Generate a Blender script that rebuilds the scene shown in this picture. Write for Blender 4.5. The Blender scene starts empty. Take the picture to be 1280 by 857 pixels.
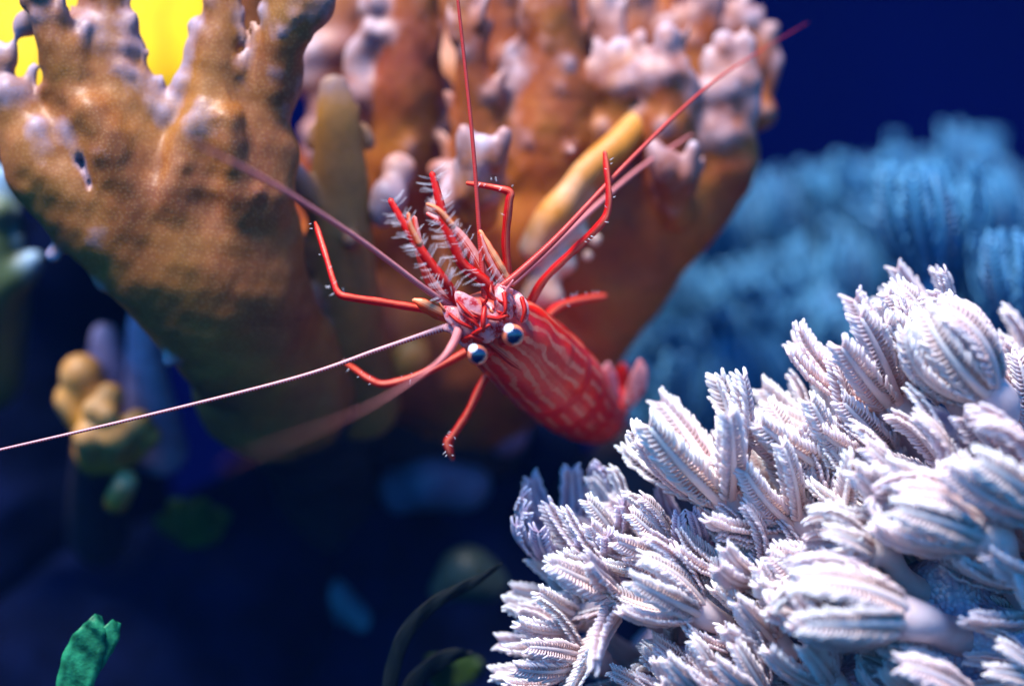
import bpy, math, random
import numpy as np
from mathutils import Vector, Matrix

# ------------------------------------------------------------------ camera, world, sun, exposure
D = 30.0                                   # camera distance to the plane of the shrimp's head (1 unit = about 8 mm)
scene = bpy.context.scene
col = scene.collection
cam_d = bpy.data.cameras.new('camera'); cam = bpy.data.objects.new('camera', cam_d); col.objects.link(cam)
cam.location = (0, -D, 0); cam.rotation_euler = (math.radians(90), 0, 0)
cam_d.sensor_width = 36; cam_d.lens = 36 * D / 12.8; cam_d.clip_start = 0.5; cam_d.clip_end = 400
cam_d.dof.use_dof = True; cam_d.dof.focus_distance = D - 0.05; cam_d.dof.aperture_fstop = 0.056
scene.camera = cam

LIGHT = Vector((0.28, 0.35, -0.89)).normalized()      # the way the tank light travels
world = bpy.data.worlds.new('World'); scene.world = world; world.use_nodes = True
wn = world.node_tree.nodes; wl = world.node_tree.links
bg = wn['Background']; sky = wn.new('ShaderNodeTexSky'); sky.sky_type = 'NISHITA'; sky.sun_disc = False
sky.sun_elevation = math.asin(-LIGHT.z); sky.sun_rotation = math.atan2(-LIGHT.x, -LIGHT.y)
tint = wn.new('ShaderNodeMix'); tint.data_type = 'RGBA'; tint.blend_type = 'MULTIPLY'; tint.inputs[0].default_value = 1
tint.inputs[7].default_value = (0.06, 0.50, 1.0, 1)   # daylight through blue water
wl.new(sky.outputs[0], tint.inputs[6]); wl.new(tint.outputs[2], bg.inputs[0])
bg.inputs[1].default_value = 0.14
sun_d = bpy.data.lights.new('sun', 'SUN'); sun = bpy.data.objects.new('sun', sun_d); col.objects.link(sun)
sun_d.energy = 5.0; sun_d.angle = math.radians(20.0); sun_d.color = (1.0, 0.93, 0.88)
sun.rotation_euler = LIGHT.to_track_quat('-Z', 'Y').to_euler(); sun.location = (-8, -10, 25)
scene.view_settings.view_transform = 'Standard'; scene.view_settings.look = 'None'
scene.view_settings.exposure = 1.2; scene.view_settings.gamma = 1.0
scene.render.engine = 'CYCLES'
scene.cycles.use_denoising = True
scene.cycles.max_bounces = 8; scene.cycles.diffuse_bounces = 6; scene.cycles.transmission_bounces = 6
scene.cycles.caustics_reflective = False; scene.cycles.caustics_refractive = False

random.seed(7); np.random.seed(7)
R = random.Random(11)

# ------------------------------------------------------------------ helpers
def P(px, py, y=0.0):
    s = (D + y) / D
    return Vector(((px - 640) / 100 * s, y, (428.5 - py) / 100 * s))

def tag(o, label=None, cat=None, group=None, kind=None):
    if label: o['label'] = label
    if cat: o['category'] = cat
    if group: o['group'] = group
    if kind: o['kind'] = kind
    return o

def empty(name, loc=(0, 0, 0)):
    o = bpy.data.objects.new(name, None); col.objects.link(o); o.location = loc
    o.empty_display_size = 0.2
    return o

def mesh(name, verts, faces, mat, attrs=None, uvs=None, smooth=True, normals=None):
    me = bpy.data.meshes.new(name)
    me.from_pydata([tuple(v) for v in verts] if not isinstance(verts, np.ndarray) else verts.tolist(), [],
                   faces if not isinstance(faces, np.ndarray) else faces.tolist())
    if smooth: me.polygons.foreach_set('use_smooth', [True] * len(me.polygons))
    for k, v in (attrs or {}).items():
        a = me.attributes.new(k, 'FLOAT', 'POINT'); a.data.foreach_set('value', np.asarray(v, dtype=np.float32))
    for k, v in (uvs or {}).items():           # per-vertex 2-d coordinates kept as a vector attribute
        a = me.attributes.new(k, 'FLOAT_VECTOR', 'POINT'); a.data.foreach_set('vector', np.asarray(v, dtype=np.float32).ravel())
    if mat: me.materials.append(mat)
    if normals is not None: me.normals_split_custom_set_from_vertices(normals.tolist())
    me.update()
    return me

def link(name, me, parent=None, loc=None):
    o = bpy.data.objects.new(name, me); col.objects.link(o)
    if parent is not None:
        o.parent = parent
        if parent.matrix_world is not None:
            m = Matrix.Translation(parent.location)
            pp = parent.parent
            while pp is not None: m = Matrix.Translation(pp.location) @ m; pp = pp.parent
            o.matrix_parent_inverse = m.inverted()
    return o

def catmull(pts, n):
    pts = [np.array(p, float) for p in pts]
    if len(pts) == 2:
        return np.array([pts[0] + (pts[1] - pts[0]) * i / n for i in range(n + 1)])
    ext = [2 * pts[0] - pts[1]] + pts + [2 * pts[-1] - pts[-2]]
    out = []
    for i in range(1, len(ext) - 2):
        p0, p1, p2, p3 = ext[i - 1:i + 3]
        for k in range(n):
            t = k / n
            out.append(.5 * (2 * p1 + (p2 - p0) * t + (2 * p0 - 5 * p1 + 4 * p2 - p3) * t * t + (3 * p1 - p0 - 3 * p2 + p3) * t ** 3))
    out.append(pts[-1])
    return np.array(out)

def tube_data(pts4, ns=10, sub=6, ref=None, cap=True, flat=1.0, ripple=None):
    """pts4: (x,y,z,r) control points -> verts, faces, uv(angle 0..1, length)"""
    c = catmull(pts4, sub)
    p = c[:, :3]; r = np.maximum(c[:, 3], .002)
    t = np.gradient(p, axis=0); t /= np.linalg.norm(t, axis=1)[:, None] + 1e-9
    L = np.concatenate([[0], np.cumsum(np.linalg.norm(np.diff(p, axis=0), axis=1))])
    a = np.array(ref if ref is not None else (.13, -1, .2), float)
    V = []; F = []; U = []
    for i in range(len(p)):
        if ref is None and i: a = n
        n = a - t[i] * np.dot(a, t[i]); n /= np.linalg.norm(n) + 1e-9
        b = np.cross(t[i], n)
        rr = r[i] * (ripple(L[i], L[-1]) if ripple else 1)
        for k in range(ns):
            an = 2 * math.pi * k / ns
            V.append(p[i] + rr * (math.cos(an) * n * flat + math.sin(an) * b)); U.append((k / ns, L[i], L[i] / L[-1]))
    m = len(p)
    for i in range(m - 1):
        for k in range(ns):
            k2 = (k + 1) % ns
            F.append((i * ns + k, (i + 1) * ns + k, (i + 1) * ns + k2, i * ns + k2))
    if cap:
        for i, s in ((0, -1), (m - 1, 1)):
            V.append(p[i] + s * t[i] * r[i] * .8); U.append((0, L[i], L[i] / L[-1])); c0 = len(V) - 1
            for k in range(ns):
                k2 = (k + 1) % ns
                F.append((c0, i * ns + k, i * ns + k2) if s < 0 else (c0, i * ns + k2, i * ns + k))
    return V, F, U

def px_tube(pts, **kw):
    """pts: (px, py, depth, radius in hundredths of a unit)"""
    return tube_data([(*P(a, b, y), r / 100) for a, b, y, r in pts], **kw)

def join(lists):
    V = []; F = []; A = []
    for v, f, *a in lists:
        o = len(V); V += list(v); F += [tuple(i + o for i in q) for q in f]
        if a: A += list(a[0])
    return V, F, A

# ------------------------------------------------------------------ materials
def new_mat(name):
    m = bpy.data.materials.new(name); m.use_nodes = True
    return m, m.node_tree.nodes, m.node_tree.links, m.node_tree.nodes['Principled BSDF']

def ramp(n, stops, interp='LINEAR'):
    r = n.new('ShaderNodeValToRGB'); r.color_ramp.interpolation = interp
    el = r.color_ramp.elements
    while len(el) < len(stops): el.new(.5)
    for e, (p, c) in zip(el, stops):
        e.position = p; e.color = (*c, 1) if len(c) == 3 else c
    return r

def mix(n, l, fac, a, b, mode='MIX'):
    m = n.new('ShaderNodeMix'); m.data_type = 'RGBA'; m.blend_type = mode
    for s, v in ((m.inputs[0], fac), (m.inputs[6], a), (m.inputs[7], b)):
        if hasattr(v, 'is_output'): l.new(v, s)
        elif isinstance(v, (int, float)): s.default_value = v
        else: s.default_value = (*v, 1)
    return m.outputs[2]

def math_n(n, l, op, a, b=None, clamp=False):
    m = n.new('ShaderNodeMath'); m.operation = op; m.use_clamp = clamp
    for s, v in zip(m.inputs, (a, b)):
        if v is None: continue
        if hasattr(v, 'is_output'): l.new(v, s)
        else: s.default_value = v
    return m.outputs[0]

def noise(n, l, vec, scale, detail=4, rough=.55):
    x = n.new('ShaderNodeTexNoise'); x.inputs['Scale'].default_value = scale
    x.inputs['Detail'].default_value = detail; x.inputs['Roughness'].default_value = rough
    if vec is not None: l.new(vec, x.inputs['Vector'])
    return x.outputs[0]

def attr(n, name, out='Fac'):
    a = n.new('ShaderNodeAttribute'); a.attribute_name = name
    return a.outputs[out]

def bump(n, l, bsdf, h, strength, dist):
    b = n.new('ShaderNodeBump'); b.inputs['Strength'].default_value = strength; b.inputs['Distance'].default_value = dist
    l.new(h, b.inputs['Height']); l.new(b.outputs[0], bsdf.inputs['Normal'])

def coral_mat(name, c_low, c_mid, c_hi, pale=(.72, .62, .72), speck=1.0):
    m, n, l, b = new_mat(name)
    co = n.new('ShaderNodeTexCoord').outputs['Object']
    big = noise(n, l, co, .9, 3)
    base = ramp(n, [(.30, c_low), (.5, c_mid), (.72, c_hi)]); l.new(big, base.inputs[0])
    v = n.new('ShaderNodeTexVoronoi'); v.inputs['Scale'].default_value = 22; v.inputs['Randomness'].default_value = .8
    l.new(co, v.inputs['Vector'])
    dots = ramp(n, [(.0, (1, 1, 1)), (.38, (.25, .25, .25)), (.6, (0, 0, 0))]); l.new(v.outputs['Distance'], dots.inputs[0])
    dotf = math_n(n, l, 'MULTIPLY', dots.outputs[0], .13 * speck)
    c1 = mix(n, l, dotf, base.outputs[0], (.85, .55, .26))
    fine = noise(n, l, co, 6, 5)
    sh = ramp(n, [(.3, (.86, .86, .86)), (.7, (1.06, 1.06, 1.06))]); l.new(fine, sh.inputs[0])
    c2 = mix(n, l, 1.0, c1, sh.outputs[0], 'MULTIPLY')
    tp = attr(n, 'tip')
    tn = math_n(n, l, 'ADD', tp, math_n(n, l, 'MULTIPLY', math_n(n, l, 'SUBTRACT', fine, .5), .55))
    tr = ramp(n, [(.12, (0, 0, 0)), (.55, (.45, .45, .45)), (1.0, (1, 1, 1))]); l.new(tn, tr.inputs[0])
    med = noise(n, l, co, 3.2, 4, .6)
    pr = ramp(n, [(.34, tuple(p * .5 + q * .6 for p, q in zip(pale, c_mid))), (.52, pale), (.72, tuple(min(.9, p * 1.25) for p in pale))]); l.new(med, pr.inputs[0])
    pits = mix(n, l, math_n(n, l, 'MULTIPLY', dots.outputs[0], .25), pr.outputs[0], c_hi)
    l.new(mix(n, l, tr.outputs[0], c2, pits), b.inputs['Base Color'])
    b.inputs['Roughness'].default_value = .5; b.inputs['Specular IOR Level'].default_value = .35
    hh = math_n(n, l, 'ADD', math_n(n, l, 'MULTIPLY', dots.outputs[0], .45), fine)
    bump(n, l, b, hh, .13, .03)
    return m

CORAL_A = coral_mat('brown_coral', (.175, .042, .007), (.245, .074, .010), (.30, .112, .015), (.34, .30, .42))
CORAL_B = coral_mat('rust_coral', (.18, .024, .003), (.27, .055, .004), (.36, .11, .007), (.40, .32, .38), .5)
CORAL_O = coral_mat('orange_coral', (.42, .14, .010), (.50, .18, .012), (.52, .26, .07), (.56, .39, .32), .3)
CORAL_D = coral_mat('olive_coral', (.17, .066, .012), (.22, .090, .014), (.26, .115, .018), (.18, .13, .18), .6)
CORAL_Y = coral_mat('yellow_coral', (.34, .12, .006), (.42, .16, .009), (.46, .20, .014), (.42, .27, .14), .3)
CORAL_G = coral_mat('green_coral', (.026, .046, .02), (.04, .068, .02), (.068, .085, .02), (.17, .28, .42), .3)
CORAL_SHADE = coral_mat('shade_dark_coral', (.008, .007, .017), (.014, .010, .018), (.020, .013, .02), (.05, .05, .08), .2)  # shade below the cups painted as a dark coral colour

def plain(name, c, rough=.5, spec=.4, var=.25, scale=4, trans=0, coat=0, bmp=0):
    m, n, l, b = new_mat(name)
    co = n.new('ShaderNodeTexCoord').outputs['Object']
    f = noise(n, l, co, scale, 4)
    d = tuple(x * (1 - var) for x in c); h = tuple(min(1, x * (1 + var)) for x in c)
    r = ramp(n, [(.3, d), (.7, h)]); l.new(f, r.inputs[0]); l.new(r.outputs[0], b.inputs['Base Color'])
    b.inputs['Roughness'].default_value = rough; b.inputs['Specular IOR Level'].default_value = spec
    b.inputs['Coat Weight'].default_value = coat; b.inputs['Coat Roughness'].default_value = .12
    if bmp: bump(n, l, b, f, bmp, .1)
    if trans:
        t = n.new('ShaderNodeBsdfTranslucent'); l.new(r.outputs[0], t.inputs[0])
        ms = n.new('ShaderNodeMixShader'); ms.inputs[0].default_value = trans
        l.new(b.outputs[0], ms.inputs[1]); l.new(t.outputs[0], ms.inputs[2])
        l.new(ms.outputs[0], n['Material Output'].inputs[0])
    return m

def xenia_mat(name, c_in, c_mid, c_tip, trans=.3, sss=0.0):
    m, n, l, b = new_mat(name)
    co = n.new('ShaderNodeTexCoord').outputs['Object']
    f = noise(n, l, co, 7, 4)
    t = attr(n, 'tip')
    tt = math_n(n, l, 'ADD', t, math_n(n, l, 'MULTIPLY', math_n(n, l, 'SUBTRACT', f, .5), .35))
    r = ramp(n, [(.0, c_in), (.45, c_mid), (.95, c_tip)]); l.new(tt, r.inputs[0])
    oi = n.new('ShaderNodeObjectInfo')
    rr = ramp(n, [(0, (.88, .84, .88)), (.5, (1, .98, 1)), (1, (.96, 1, 1))]); l.new(oi.outputs['Random'], rr.inputs[0])
    c = mix(n, l, 1.0, r.outputs[0], rr.outputs[0], 'MULTIPLY')
    l.new(c, b.inputs['Base Color']); b.inputs['Roughness'].default_value = .45; b.inputs['Specular IOR Level'].default_value = .35
    bump(n, l, b, f, .15, .05)
    b.inputs['Subsurface Weight'].default_value = sss; b.inputs['Subsurface Radius'].default_value = (1.0, .75, .7); b.inputs['Subsurface Scale'].default_value = .05
    ts = n.new('ShaderNodeBsdfTranslucent'); l.new(c, ts.inputs[0])
    ms = n.new('ShaderNodeMixShader'); ms.inputs[0].default_value = trans
    l.new(b.outputs[0], ms.inputs[1]); l.new(ts.outputs[0], ms.inputs[2])
    l.new(ms.outputs[0], n['Material Output'].inputs[0])
    return m

XENIA = xenia_mat('pale_soft_coral', (.54, .28, .21), (.88, .72, .71), (.98, .96, .97), .42, .4)
XENIA_V = xenia_mat('violet_soft_coral', (.30, .17, .24), (.60, .44, .56), (.86, .80, .90), .35, .3)
XENIA_BLUELIT = xenia_mat('bluelit_soft_coral', (.003, .035, .11), (.012, .12, .29), (.11, .38, .62))  # blue lamp light on pale polyps painted into the base colour

# shrimp shell
def shell_mat():
    m, n, l, b = new_mat('striped_red_shell')
    uv = attr(n, 'uvw', 'Vector'); co = n.new('ShaderNodeTexCoord').outputs['Object']
    sp = n.new('ShaderNodeSeparateXYZ'); l.new(uv, sp.inputs[0]); u, v, w = sp.outputs
    nz = noise(n, l, co, 2.6, 3, .5); nf = noise(n, l, co, 9, 3, .5)
    # lengthwise stripes, wavy on the carapace and straight on the tail
    front = ramp(n, [(.34, (1, 1, 1)), (.46, (0, 0, 0))]); l.new(w, front.inputs[0])
    amp = math_n(n, l, 'ADD', math_n(n, l, 'MULTIPLY', front.outputs[0], 8.0), .9)
    ph = math_n(n, l, 'ADD', math_n(n, l, 'MULTIPLY', u, 2 * math.pi * 18), math_n(n, l, 'MULTIPLY', math_n(n, l, 'SUBTRACT', nz, .5), amp))
    s = math_n(n, l, 'SINE', math_n(n, l, 'ADD', ph, math_n(n, l, 'MULTIPLY', nf, 1.8)))
    sr = ramp(n, [(.54, (0, 0, 0)), (.90, (1, 1, 1))])
    l.new(math_n(n, l, 'ADD', math_n(n, l, 'MULTIPLY', math_n(n, l, 'ADD', s, 1), .5), math_n(n, l, 'MULTIPLY', math_n(n, l, 'SUBTRACT', noise(n, l, co, 16, 3, .6), .5), .7)), sr.inputs[0])
    # dashes broken by each segment of the tail
    dv = math_n(n, l, 'SINE', math_n(n, l, 'ADD', math_n(n, l, 'MULTIPLY', v, 2 * math.pi / .52), math_n(n, l, 'MULTIPLY', nf, 1.5)))
    dr = ramp(n, [(.20, (0, 0, 0)), (.42, (1, 1, 1))])
    l.new(math_n(n, l, 'MULTIPLY', math_n(n, l, 'ADD', dv, 1), .5), dr.inputs[0])
    dash = math_n(n, l, 'MAXIMUM', dr.outputs[0], math_n(n, l, 'MULTIPLY', front.outputs[0], .65))
    pale = math_n(n, l, 'MULTIPLY', sr.outputs[0], dash)
    head = ramp(n, [(.05, (1, 1, 1)), (.155, (0, 0, 0))]); l.new(math_n(n, l, 'ADD', w, math_n(n, l, 'MULTIPLY', math_n(n, l, 'SUBTRACT', nf, .5), .12)), head.inputs[0])
    hp = math_n(n, l, 'MULTIPLY', head.outputs[0], .75)
    pale2 = math_n(n, l, 'MAXIMUM', math_n(n, l, 'MULTIPLY', pale, .95), hp, True)
    red = ramp(n, [(.3, (.60, .003, .003)), (.7, (.82, .018, .003))]); l.new(nz, red.inputs[0])
    c = mix(n, l, pale2, red.outputs[0], (.74, .15, .08))
    l.new(c, b.inputs['Base Color'])
    b.inputs['Roughness'].default_value = .38; b.inputs['Specular IOR Level'].default_value = .22
    b.inputs['Coat Weight'].default_value = .3; b.inputs['Coat Roughness'].default_value = .25
    bump(n, l, b, nf, .25, .03)
    return m
SHELL = shell_mat()

def limb_mat(name, red, pale, wide=.5, bands=0, trans=.25):
    m, n, l, b = new_mat(name)
    uv = attr(n, 'uvw', 'Vector'); co = n.new('ShaderNodeTexCoord').outputs['Object']
    sp = n.new('ShaderNodeSeparateXYZ'); l.new(uv, sp.inputs[0]); u, v, w = sp.outputs
    nf = noise(n, l, co, 12, 3)
    s = math_n(n, l, 'SINE', math_n(n, l, 'ADD', math_n(n, l, 'MULTIPLY', u, 4 * math.pi), math_n(n, l, 'MULTIPLY', nf, 2.0)))
    r = ramp(n, [(wide, (0, 0, 0)), (min(1, wide + .25), (1, 1, 1))])
    l.new(math_n(n, l, 'MULTIPLY', math_n(n, l, 'ADD', s, 1), .5), r.inputs[0])
    f = r.outputs[0]
    if bands:
        q = math_n(n, l, 'SINE', math_n(n, l, 'MULTIPLY', v, 2 * math.pi * bands))
        qr = ramp(n, [(.35, (0, 0, 0)), (.75, (1, 1, 1))]); l.new(math_n(n, l, 'MULTIPLY', math_n(n, l, 'ADD', q, 1), .5), qr.inputs[0])
        f = math_n(n, l, 'MAXIMUM', math_n(n, l, 'MULTIPLY', f, .7), math_n(n, l, 'MULTIPLY', qr.outputs[0], .7))
    c = mix(n, l, f, red, pale)
    l.new(c, b.inputs['Base Color']); b.inputs['Roughness'].default_value = .36; b.inputs['Specular IOR Level'].default_value = .25
    bump(n, l, b, nf, .35, .02)
    ts = n.new('ShaderNodeBsdfTranslucent'); l.new(c, ts.inputs[0])
    ms = n.new('ShaderNodeMixShader'); ms.inputs[0].default_value = trans
    l.new(b.outputs[0], ms.inputs[1]); l.new(ts.outputs[0], ms.inputs[2])
    l.new(ms.outputs[0], n['Material Output'].inputs[0])
    return m
LEG = limb_mat('red_limb', (.60, .007, .004), (.72, .13, .07), .68)
CLAW = limb_mat('scarlet_limb', (.62, .006, .002), (.70, .04, .02), .8)
CLAW2 = limb_mat('pale_limb', (.68, .05, .02), (.82, .34, .30), .5, 0, .4)
FEEL = limb_mat('feeler', (.48, .012, .010), (.58, .09, .07), .6, 32)
FEEL_P = limb_mat('pink_feeler', (.60, .10, .09), (.74, .34, .34), .4, 30)
FEEL_W = limb_mat('white_feeler', (.50, .06, .04), (.72, .46, .50), .4, 26)
SCALE = limb_mat('orange_stalk', (.70, .07, .012), (.80, .34, .16), .5)
def blotch_mat(name, red, pale, trans):
    m, n, l, b = new_mat(name)
    co = n.new('ShaderNodeTexCoord').outputs['Object']
    f = noise(n, l, co, 8, 5, .65)
    r = ramp(n, [(.46, pale), (.55, tuple((a + c) / 2 for a, c in zip(red, pale))), (.62, red)]); l.new(f, r.inputs[0])
    l.new(r.outputs[0], b.inputs['Base Color']); b.inputs['Roughness'].default_value = .22; b.inputs['Specular IOR Level'].default_value = .5
    bump(n, l, b, f, .3, .03)
    ts = n.new('ShaderNodeBsdfTranslucent'); l.new(r.outputs[0], ts.inputs[0])
    ms = n.new('ShaderNodeMixShader'); ms.inputs[0].default_value = trans
    l.new(b.outputs[0], ms.inputs[1]); l.new(ts.outputs[0], ms.inputs[2]); l.new(ms.outputs[0], n['Material Output'].inputs[0])
    return m
PLATE = blotch_mat('pink_plate', (.60, .02, .02), (.84, .44, .46), .4)
HAIR = plain('white_bristle', (.85, .80, .84), .3, .5, .05, 3, .3)
EYE_O = plain('orange_eye_rim', (.85, .22, .10), .12, .6, .1, 6, .25, .6)
EYE_GLINT = plain('painted_eye_glint', (.66, .68, .76), .18, .6, .03, 6, 0, .6)  # eye highlight put in as white colour
EYE_B = plain('dark_blue_eye', (.006, .012, .045), .08, .7, .5, 14, 0, 1)

# ------------------------------------------------------------------ smooth lumpy solids (grid of distances turned into a mesh)
class Blob:
    def __init__(self, lo, hi, h):
        self.lo = np.array(lo, float); self.h = h
        self.n = np.ceil((np.array(hi) - self.lo) / h).astype(int) + 1
        self.f = np.full(self.n, 9.0, np.float32); self.tip = np.zeros(self.n, np.float32)
        self.id = np.zeros(self.n, np.int16); self.best = np.full(self.n, 9.0, np.float32); self.names = ['body']
    def dist(self, sl, lo, hi, a, b, ra, rb, flat):
        X = [self.lo[i] + self.h * np.arange(lo[i], hi[i], dtype=np.float32) for i in range(3)]
        x, y, z = np.meshgrid(*X, indexing='ij', sparse=True)
        d = b - a; ys = 1 / flat
        dd = d[0] ** 2 + (d[1] * ys) ** 2 + d[2] ** 2 + 1e-9
        t = np.clip(((x - a[0]) * d[0] + (y - a[1]) * d[1] * ys * ys + (z - a[2]) * d[2]) / dd, 0, 1)
        q = np.sqrt((x - a[0] - t * d[0]) ** 2 + ((y - a[1] - t * d[1]) * ys) ** 2 + (z - a[2] - t * d[2]) ** 2)
        return (q - (ra + (rb - ra) * t)).astype(np.float32), t.astype(np.float32)
    def box(self, pts, m):
        p = np.array(pts)
        lo = np.clip(((p.min(0) - m - self.lo) / self.h).astype(int), 0, self.n)
        hi = np.clip(((p.max(0) + m - self.lo) / self.h).astype(int) + 2, 0, self.n)
        return (None if np.any(hi <= lo) else tuple(slice(x, y) for x, y in zip(lo, hi))), lo, hi
    def merge(self, sl, g, tv, k, part):
        f = self.f[sl]
        h = np.clip(.5 + .5 * (g - f) / k, 0, 1)
        self.f[sl] = g * (1 - h) + f * h - k * h * (1 - h)
        self.tip[sl] = tv * (1 - h) + self.tip[sl] * h
        bb = self.best[sl]; w = g < bb
        self.id[sl] = np.where(w, part, self.id[sl]); self.best[sl] = np.minimum(bb, g)
    def seg(self, a, b, ra, rb, k=.2, flat=1.0, t0=0., t1=0., part=0, cut=False):
        a = np.array(a, float); b = np.array(b, float)
        sl, lo, hi = self.box([a, b], max(ra, rb) * max(1, flat) + k + .15)
        if sl is None: return
        g, t = self.dist(sl, lo, hi, a, b, ra, rb, flat)
        if cut:
            f = self.f[sl]; h = np.clip(.5 - .5 * (f + g) / k, 0, 1)
            self.f[sl] = f * (1 - h) - g * h + k * h * (1 - h)
            self.tip[sl] = np.maximum(self.tip[sl], h * t1)
            return
        self.merge(sl, g, t0 + (t1 - t0) * t, k, part)
    def chain(self, pts, k=.2, flat=1.0, tips=None, part=0):
        """pts: (px, py, depth, radius); the spine is smoothed first so that no joint bulges"""
        raw = [(*P(*p[:3]), p[3], tips[i] if tips else 0) for i, p in enumerate(pts)]
        c = catmull(raw, 5) if len(raw) > 2 else np.array(raw)
        sl, lo, hi = self.box(c[:, :3], c[:, 3].max() + k + .15)
        if sl is None: return
        G = None
        for u, v in zip(c[:-1], c[1:]):
            g, t = self.dist(sl, lo, hi, u[:3], v[:3], u[3], v[3], flat); tv = u[4] + (v[4] - u[4]) * t
            if G is None: G, T = g, tv
            else:
                w = g < G; T = np.where(w, tv, T); G = np.minimum(G, g)
        self.merge(sl, G, T, k, part)
    def ball(self, px, py, y, r, k=.12, tip=0., part=0, flat=1.0):
        p = P(px, py, y); self.seg(p, p + Vector((0, 0, .01)), r, r, k, flat, tip, tip, part)
    def wobble(self, amp, scale, seed):
        rs = np.random.RandomState(seed)
        X = [self.lo[i] + self.h * np.arange(self.n[i]) for i in range(3)]
        x, y, z = np.meshgrid(*X, indexing='ij', sparse=True)
        w = 0
        for i in range(7):
            v = rs.normal(size=3); v *= scale * (1 + .45 * i) / np.linalg.norm(v)
            w = w + np.sin(x * v[0] + y * v[1] + z * v[2] + rs.uniform(0, 6.3)) / (1 + .45 * i)
        self.f += (amp * w / 3).astype(np.float32)
    def surface(self):
        f = self.f; n = self.n; ins = f < 0
        cs = [(i, j, k) for i in (0, 1) for j in (0, 1) for k in (0, 1)]
        def sub(A, c): return A[c[0]:n[0] - 1 + c[0], c[1]:n[1] - 1 + c[1], c[2]:n[2] - 1 + c[2]]
        cnt = sum(sub(ins, c).astype(np.int8) for c in cs)
        act = (cnt > 0) & (cnt < 8)
        idx = np.argwhere(act)
        num = np.full(act.shape, -1, np.int64); num[act] = np.arange(len(idx))
        pos = np.zeros((len(idx), 3)); w = np.zeros(len(idx)); tp = np.zeros(len(idx))
        for c in cs:
            for ax in range(3):
                if c[ax]: continue
                c2 = list(c); c2[ax] = 1
                i0 = idx + np.array(c); i1 = idx + np.array(c2)
                f0 = f[i0[:, 0], i0[:, 1], i0[:, 2]]; f1 = f[i1[:, 0], i1[:, 1], i1[:, 2]]
                x = (f0 < 0) != (f1 < 0)
                t = np.where(x, f0 / np.where(x, f0 - f1, 1), 0)
                pos += np.where(x[:, None], np.array(c) + t[:, None] * (np.array(c2) - np.array(c)), 0); w += x
                tp += np.where(x, self.tip[i0[:, 0], i0[:, 1], i0[:, 2]], 0)
        pos = (pos / w[:, None] + idx) * self.h + self.lo; tp /= w
        ids = self.id[idx[:, 0], idx[:, 1], idx[:, 2]]
        # normals from the gradient of the field
        g = np.stack([(np.roll(f, -1, a) - np.roll(f, 1, a)) for a in range(3)], -1)
        gs = 0
        for c in cs:
            q = idx + np.array(c); gs = gs + g[q[:, 0], q[:, 1], q[:, 2]]
        nr = gs / (np.linalg.norm(gs, axis=1)[:, None] + 1e-9)
        quads = []
        for ax in range(3):
            a1, a2 = (ax + 1) % 3, (ax + 2) % 3
            A = np.take(ins, range(n[ax] - 1), ax); B = np.take(ins, range(1, n[ax]), ax)
            e = np.argwhere(A != B)
            e = e[(e[:, a1] > 0) & (e[:, a2] > 0) & (e[:, a1] < n[a1] - 1) & (e[:, a2] < n[a2] - 1)]
            s = A[e[:, 0], e[:, 1], e[:, 2]]
            def cell(o1, o2):
                q = e.copy(); q[:, a1] -= o1; q[:, a2] -= o2
                return num[q[:, 0], q[:, 1], q[:, 2]]
            v0, v1, v2, v3 = cell(1, 1), cell(0, 1), cell(0, 0), cell(1, 0)
            Q = np.stack([v0, v1, v2, v3], 1); Q[~s] = Q[~s][:, ::-1]
            quads.append(Q)
        return pos, np.concatenate(quads), tp, ids, nr
    def build(self, parent, names, mats, split=True):
        """one mesh per labelled part, borders shared so that no seam shows"""
        pos, Q, tp, ids, nr = self.surface()
        fid = ids[Q[:, 0]] if split else np.zeros(len(Q), int)
        out = []
        for i in np.unique(fid):
            q = Q[fid == i]; u, inv = np.unique(q, return_inverse=True)
            me = mesh(names[i], pos[u], inv.reshape(q.shape), mats[i] if isinstance(mats, (list, tuple)) else mats,
                      {'tip': tp[u]}, normals=nr[u])
            out.append(link(names[i], me, parent))
        return out

def box_px(x0, x1, y0, y1, d0, d1):
    c = [P(x, y, d) for x in (x0, x1) for y in (y0, y1) for d in (d0, d1)]
    a = np.array(c); return a.min(0), a.max(0)

# ------------------------------------------------------------------ the setting: tank back panel, sea bed
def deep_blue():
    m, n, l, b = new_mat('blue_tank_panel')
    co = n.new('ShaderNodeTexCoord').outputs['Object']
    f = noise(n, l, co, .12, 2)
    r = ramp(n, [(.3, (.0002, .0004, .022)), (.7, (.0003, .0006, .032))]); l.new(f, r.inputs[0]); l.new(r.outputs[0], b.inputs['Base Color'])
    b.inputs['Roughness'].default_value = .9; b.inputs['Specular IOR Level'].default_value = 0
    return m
W, H = 70, 60
me = mesh('tank_back_panel', [(-W, 26, -14), (W, 26, -14), (W, 26, H), (-W, 26, H), (-W, 27, -14), (W, 27, -14), (W, 27, H), (-W, 27, H)],
          [(0, 1, 2, 3), (5, 4, 7, 6), (4, 0, 3, 7), (1, 5, 6, 2), (3, 2, 6, 7), (4, 5, 1, 0)], deep_blue(), smooth=False)
tag(link('tank_back_panel', me), kind='structure')

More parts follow.
